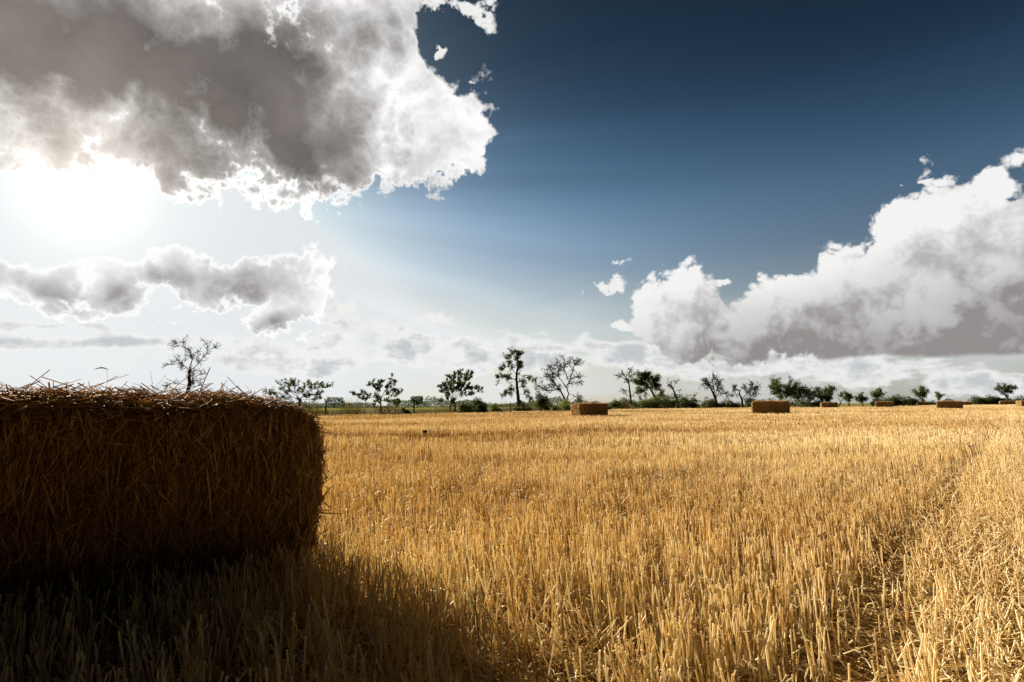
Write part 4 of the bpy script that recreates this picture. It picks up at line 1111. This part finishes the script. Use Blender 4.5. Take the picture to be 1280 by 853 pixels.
# bushes and scrub
for (x, y, Wd, H, lab, sd, kw) in [
        (-32.2, 52, 3.6, 3.6, 'bare scrubby bush of thin stems left of the dead forked tree', 71, dict(n=420, leaf=0.10, mat=LEAF_DRY, spiky=0.8)),
        (-30.7, 51, 1.6, 2.6, 'small green bush at the foot of the dead forked tree', 72, dict(n=700, leaf=0.12)),
        (-26.9, 50, 1.8, 2.1, 'low bush just showing over the fringe of the big bale', 73, dict(n=500, leaf=0.11, mat=LEAF_DRY, spiky=0.4)),
        (-10.9, 57.5, 1.5, 0.75, 'low dark bush left of the second fence post', 74, dict(n=800, leaf=0.11)),
        (-4.5, 65, 2.9, 1.9, 'dark round bush touching the tree with fanned branches', 75, dict(n=3000, leaf=0.14, tmean=0.25)),
        (-2.4, 70, 2.0, 1.35, 'yellow green bush between the dark round bush and the tallest tree', 76, dict(n=1300, leaf=0.13, mat=LEAF_LIGHT)),
        (1.4, 75, 2.6, 1.5, 'dull green bush wrapped round the foot of the tallest tree', 77, dict(n=1500, leaf=0.14, mat=LEAF_DRY)),
        (3.8, 77, 2.3, 2.7, 'upright dark bush between the tallest tree and the wide bare tree', 78, dict(n=2000, leaf=0.15, spiky=0.25)),
        (5.1, 76, 1.5, 1.3, 'small dull bush right of the upright dark bush', 79, dict(n=700, leaf=0.13, mat=LEAF_DRY)),
        (6.9, 78, 2.6, 1.75, 'bright yellow green bush under the wide bare tree', 80, dict(n=1500, leaf=0.14, mat=LEAF_LIGHT, tmean=0.7)),
        (9.6, 82, 3.0, 2.0, 'dark bush behind the left end of the bale nearest the wide bare tree', 81, dict(n=1400, leaf=0.15, spiky=0.2)),
        (14.0, 94, 4.4, 1.6, 'low dark scrub showing just over the bale nearest the wide bare tree', 82, dict(n=1500, leaf=0.17, spiky=0.3, mat=LEAF_DRY)),
        (18.9, 104, 3.0, 2.0, 'dark bush beyond the right end of the bale nearest the wide bare tree', 83, dict(n=1400, leaf=0.18, spiky=0.2)),
        (22.3, 111.5, 4.4, 2.5, 'dull bush round the foot of the slender leaning tree', 84, dict(n=2000, leaf=0.18, mat=LEAF_DRY)),
        (27.8, 110, 8.2, 2.9, 'largest bush, a wide green mound under the full leafy tree', 85, dict(n=6000, leaf=0.18, tmean=0.75)),
        (33.9, 111, 3.6, 2.3, 'dark round bush between the small dead tree and an upright shrub', 86, dict(n=2400, leaf=0.18, tmean=0.3)),
        (37.0, 117, 2.0, 3.0, 'narrow upright shrub standing alone among low bushes', 87, dict(n=700, leaf=0.16, mat=LEAF_DRY, spiky=0.6)),
        (39.6, 114, 3.2, 2.5, 'dull bush on the left of the round headed bare tree', 88, dict(n=1800, leaf=0.18, mat=LEAF_DRY)),
        (42.7, 114, 4.4, 2.1, 'olive bush on the right of the round headed bare tree', 89, dict(n=2400, leaf=0.18, mat=LEAF_DRY, tmean=0.7)),
        (45.2, 115, 1.5, 1.3, 'little bush filling the gap before the ragged half bare tree', 90, dict(n=600, leaf=0.16)),
        (47.6, 114, 3.2, 2.6, 'dark bush at the foot of the ragged half bare tree', 91, dict(n=2200, leaf=0.18, tmean=0.3)),
        (52.3, 117, 5.0, 2.2, 'dark scrub behind the broadside bale', 92, dict(n=2000, leaf=0.2, tmean=0.3)),
        (57.8, 118.5, 9.0, 2.3, 'dark scrub under the broad leafy tree and its low neighbour', 93, dict(n=2000, leaf=0.2, tmean=0.6)),
        (62.8, 119, 4.4, 1.7, 'dark scrub at the foot of the small squeezed round tree', 94, dict(n=2000, leaf=0.2, tmean=0.3)),
        (67.0, 121, 2.6, 1.2, 'low scrub under the flat topped umbrella tree', 95, dict(n=900, leaf=0.2)),
        (77.4, 122, 2.4, 2.0, 'round dark bush left of the thin ragged tree', 96, dict(n=1300, leaf=0.2, tmean=0.3)),
        (80.2, 122, 2.6, 1.3, 'low bush at the foot of the thin ragged tree', 97, dict(n=900, leaf=0.2)),
        (127.6, 168, 5.0, 2.4, 'dark bush behind the right half of the far bale with a pale end', 99, dict(n=1500, leaf=0.26, tmean=0.3)),
        (135.6, 167, 4.4, 3.2, 'dark bush standing between the tiny half hidden bale and a long hedge', 100, dict(n=1700, leaf=0.26, tmean=0.3)),
        (150.9, 170, 4.6, 2.8, 'dark bush between the lone flat crowned tree and the picture edge', 102, dict(n=1700, leaf=0.26, tmean=0.3))]:
    bush('bush', (x, y), Wd, H, lab, sd, group=GBU, **kw)
bush('hedge', (85.0, 126), 8.6, 3.1, 'long low dark hedge running right from a tiny bale', 98, n=4200, leaf=0.24, depth=3.0, cat='hedge', tmean=0.3)
bush('hedge', (117.5, 166), 13.0, 2.0, 'low dark hedge under the broad dark tree in the right distance', 103, n=3000, leaf=0.26, depth=3.0, cat='hedge', tmean=0.3)
bush('hedge', (142.3, 169), 10.5, 3.2, 'long dark hedge left of the lone flat crowned tree', 101, n=4200, leaf=0.28, depth=3.0, cat='hedge', tmean=0.3)

# ------------------------------------------------------------------ fence
fence = tag(empty('wire_fence', (-10.3, 60.0, 0.0)), 'old wire fence on three leaning dark wooden posts at the meadow edge', 'fence')
posts = [(-18.6, 57.0, 1.50), (-10.3, 60.0, 1.40), (-0.3, 74.0, 1.25)]
for i, (x, y, h) in enumerate(posts):
    bm = bmesh.new()
    bmesh.ops.create_cone(bm, cap_ends=True, segments=9, radius1=0.085, radius2=0.072, depth=h)
    bmesh.ops.subdivide_edges(bm, edges=[e for e in bm.edges if abs(e.verts[0].co.z - e.verts[1].co.z) > 0.5], cuts=5)
    g = random.Random(i)
    for v in bm.verts:
        v.co.z += h / 2
        v.co.x += g.uniform(-0.008, 0.008) + v.co.z * (0.03, -0.02, 0.015)[i]; v.co.y += g.uniform(-0.008, 0.008)
        if v.co.z > h - 0.01: v.co.z += v.co.x * 0.3
    me = bpy.data.meshes.new('post'); bm.to_mesh(me); bm.free()
    p = mesh_obj('post', me, POST, fence); p.location = (x + 10.3, y - 60.0, 0)
for z in (0.55, 0.95):
    w = Wood()
    ext = [(-28.0, 53.5, 1.5)] + posts + [(9.0, 88.0, 1.2)]
    pts = []
    for (a, b, c), (d, e, f) in zip(ext[:-1], ext[1:]):
        for t in np.linspace(0, 1, 8)[:-1]:
            pts.append((a + (d - a) * t + 10.3, b + (e - b) * t - 60.0, z - 0.05 * math.sin(math.pi * t)))
    w.limb(np.array(pts), 0.006, 0.006, 4)
    mesh_obj('wire', w.mesh('wire'), WIRE, fence)

# ------------------------------------------------------------------ grass at the edge and the meadow beyond
def blades(x, y, lo, hi, rad, tmean, lean=0.25):
    n = len(x)
    h = rng.uniform(lo, hi, n); a = rng.normal(0, lean, n); az = rng.uniform(0, 6.28, n)
    v = np.stack([np.sin(a) * np.cos(az), np.sin(a) * np.sin(az), np.cos(a)], 1) * h[:, None]
    return stalks(np.stack([x, y, np.zeros(n)], 1), v, rad, rad * 0.3, 3, rng.normal(0, 0.05, (n, 3)), 2, np.clip(rng.normal(tmean, 0.2, n), 0, 1))


x = np.concatenate([rng.uniform(-40, 60, 13000), rng.uniform(60, 200, 5000)]); n = len(x)
y = edge_y(x) + np.abs(rng.normal(0, 1.0, n)) + 0.1
hh = 0.30 + 0.30 * np.clip(wob(x, y, 41, 5.0), -0.5, 1.2)
o = mesh_obj('dry_grass', raw_mesh('dry_grass', *blades(x, y, 0.2 * hh / 0.3, 0.9 * hh / 0.3, 0.012, 0.5)), DRY_GRASS)
tag(o, 'pale dry grass growing along the edge of the stubble', 'dry grass', kind='stuff')
# a tangle of bleached stems under the small airy tree
n = 160
x = rng.normal(-13.6, 1.0, n); y = rng.normal(57.0, 0.5, n)
h = rng.uniform(0.7, 1.5, n); a = rng.normal(0.65, 0.2, n)
v = np.stack([np.sin(a), rng.normal(0, 0.1, n), np.cos(a)], 1) * h[:, None]
o = mesh_obj('bleached_stems', raw_mesh('bleached_stems', *stalks(np.stack([x - 0.4, y, np.zeros(n)], 1), v, 0.014, 0.006, 3, rng.normal(0, 0.04, (n, 3)), 2, rng.uniform(0.7, 1, n))), DRY_GRASS)
tag(o, 'slanting bleached stems in a tangle under the small airy tree', 'dry stems', kind='stuff')
x = rng.uniform(-150, 40, 100000); y = edge_y(x) + 0.8 + rng.gamma(1.4, 24, 100000)
o = mesh_obj('meadow_grass', raw_mesh('meadow_grass', *blades(x, y, 0.08, 0.30, 0.022, 0.5)), MEADOW)
tag(o, 'short yellow green grass of the meadow beyond the field', 'grass', kind='stuff')

# ------------------------------------------------------------------ far woods on the left horizon
n = 26000
x = rng.uniform(-330, 130, n); y = rng.uniform(390, 440, n)
hgt = 3.6 + 2.2 * wob(x, x * 0, 61, 45.0) + 1.6 * np.clip(wob(x, x * 0, 62, 14.0), -0.4, 2)
z = rng.uniform(0, 1, n) ** 0.8 * np.maximum(hgt, 1.0)
o = mesh_obj('far_woods', raw_mesh('far_woods', *leaf_mesh(np.stack([x, y, z], 1), 1.3, rng), smooth=False), WOODS)
tag(o, 'distant band of woods low on the horizon beyond the meadow', 'woods', kind='stuff')
for (x, y, H, Wd, lab, sd) in [(-123, 395, 8.0, 14, 'hazy round tree above the distant woods, right of the first fence post', 111), (-66, 395, 8.5, 9, 'square topped distant tree behind the second fence post', 112), (-80, 395, 6.8, 5, 'narrow distant tree left of the second fence post', 113)]:
    t = tag(empty('distant_tree', (x, y, 0)), lab, 'tree', 'far trees on the left horizon')
    g = np.random.default_rng(sd); k = 1300
    d = norm(g.normal(0, 1, (k, 3))) * g.uniform(0.3, 1, (k, 1)) ** 0.5
    c = d * [Wd / 2, Wd / 2, H * 0.36] * (1 + 0.25 * np.sin(d * 5 + sd).sum(1, keepdims=True) * 0.5) + [0, 0, H * 0.62]
    w = Wood(); w.limb(np.array([(0, 0, 0), (0.1, 0, H * 0.3), (0, 0.1, H * 0.8)]), 0.35, 0.08, 6)
    mesh_obj('trunk', w.mesh('trunk'), BARK, t)
    mesh_obj('crown', raw_mesh('crown', *leaf_mesh(c, 0.9, g), smooth=False), WOODS, t)

# ------------------------------------------------------------------ small things
wd = tag(empty('seed_head', (-2.38, 15.6, 0.0)), 'small black flat topped seed head on a short stem, alone in the stubble', 'dead weed')
w = Wood(); w.limb(np.array([(0, 0, 0), (0.01, 0, 0.10), (0.0, 0, 0.205)]), 0.006, 0.005, 6)
mesh_obj('stem', w.mesh('stem'), DARK_SEED, wd)
bm = bmesh.new()
bmesh.ops.create_icosphere(bm, subdivisions=2, radius=0.06)
g = random.Random(4)
for v in bm.verts:
    k = 1 + g.uniform(-0.18, 0.18)
    v.co = (v.co.x * k * 1.05, v.co.y * k * 0.8, v.co.z * 0.55 * (1.0 if v.co.z > 0 else 1.6) * k + 0.225)
me = bpy.data.meshes.new('head'); bm.to_mesh(me); bm.free()
mesh_obj('head', me, DARK_SEED, wd)

# a drooping ear of grass standing on the big bale, and a pale leaf on the ground in front
ear = tag(empty('grass_ear', (-1.88, 2.60, 0.985)), 'dark grass ear arching over on a hair thin stem above the big bale', 'grass ear')
w = Wood(); w.limb(np.array([(0.03, 0, 0), (0.032, 0, 0.05), (0.026, 0, 0.085), (0.012, 0, 0.099)]), 0.0006, 0.0005, 5)
mesh_obj('stem', w.mesh('stem'), DRY_GRASS, ear)
w = Wood(); a = np.linspace(-1, 1, 13)
pts = np.stack([a * 0.031, a * 0.004, 0.101 - 0.009 * a ** 2], 1)
w.limb(pts[:7], 0.0008, 0.0032, 7); w.limb(pts[6:], 0.0032, 0.0010, 7)
mesh_obj('seeds', w.mesh('seeds'), DARK_SEED, ear)


def dry_leaf(loc, L, Wd, rz, label, seed):
    g = np.random.default_rng(seed)
    bm = bmesh.new(); n = 14; rows = []
    for i in range(n):
        t = i / (n - 1); wdt = Wd * math.sin(math.pi * min(1, t * 0.92 + 0.06)) ** 0.7
        curl = 0.5 + 0.8 * t
        row = []
        for s in (-1, -0.5, 0, 0.5, 1):
            row.append(bm.verts.new(((t - 0.5) * L, s * wdt * 0.5 + 0.01 * math.sin(t * 7), 0.02 + 0.25 * L * (t - 0.5) ** 2 + curl * wdt * 0.35 * s * s + g.normal(0, 0.0012))))
        rows.append(row)
    for a, b in zip(rows[:-1], rows[1:]):
        for j in range(4): bm.faces.new((a[j], a[j + 1], b[j + 1], b[j]))
    bmesh.ops.solidify(bm, geom=bm.faces[:], thickness=0.0008)
    me = bpy.data.meshes.new('dry_leaf'); bm.to_mesh(me); bm.free()
    for f in me.polygons: f.use_smooth = True
    at = me.attributes.new('tint', 'FLOAT', 'POINT'); at.data.foreach_set('value', g.uniform(0.9, 1.0, len(me.vertices)).astype(np.float32))
    o = mesh_obj('dry_leaf', me, STRAW); o.location = loc; o.rotation_euler = (0, 0, rz)
    return tag(o, label, 'dry leaf')


dry_leaf((0.24, 1.95, 0.02), 0.13, 0.045, 0.25, 'broad pale dry leaf lying on the ground at the bottom edge, centre', 5)
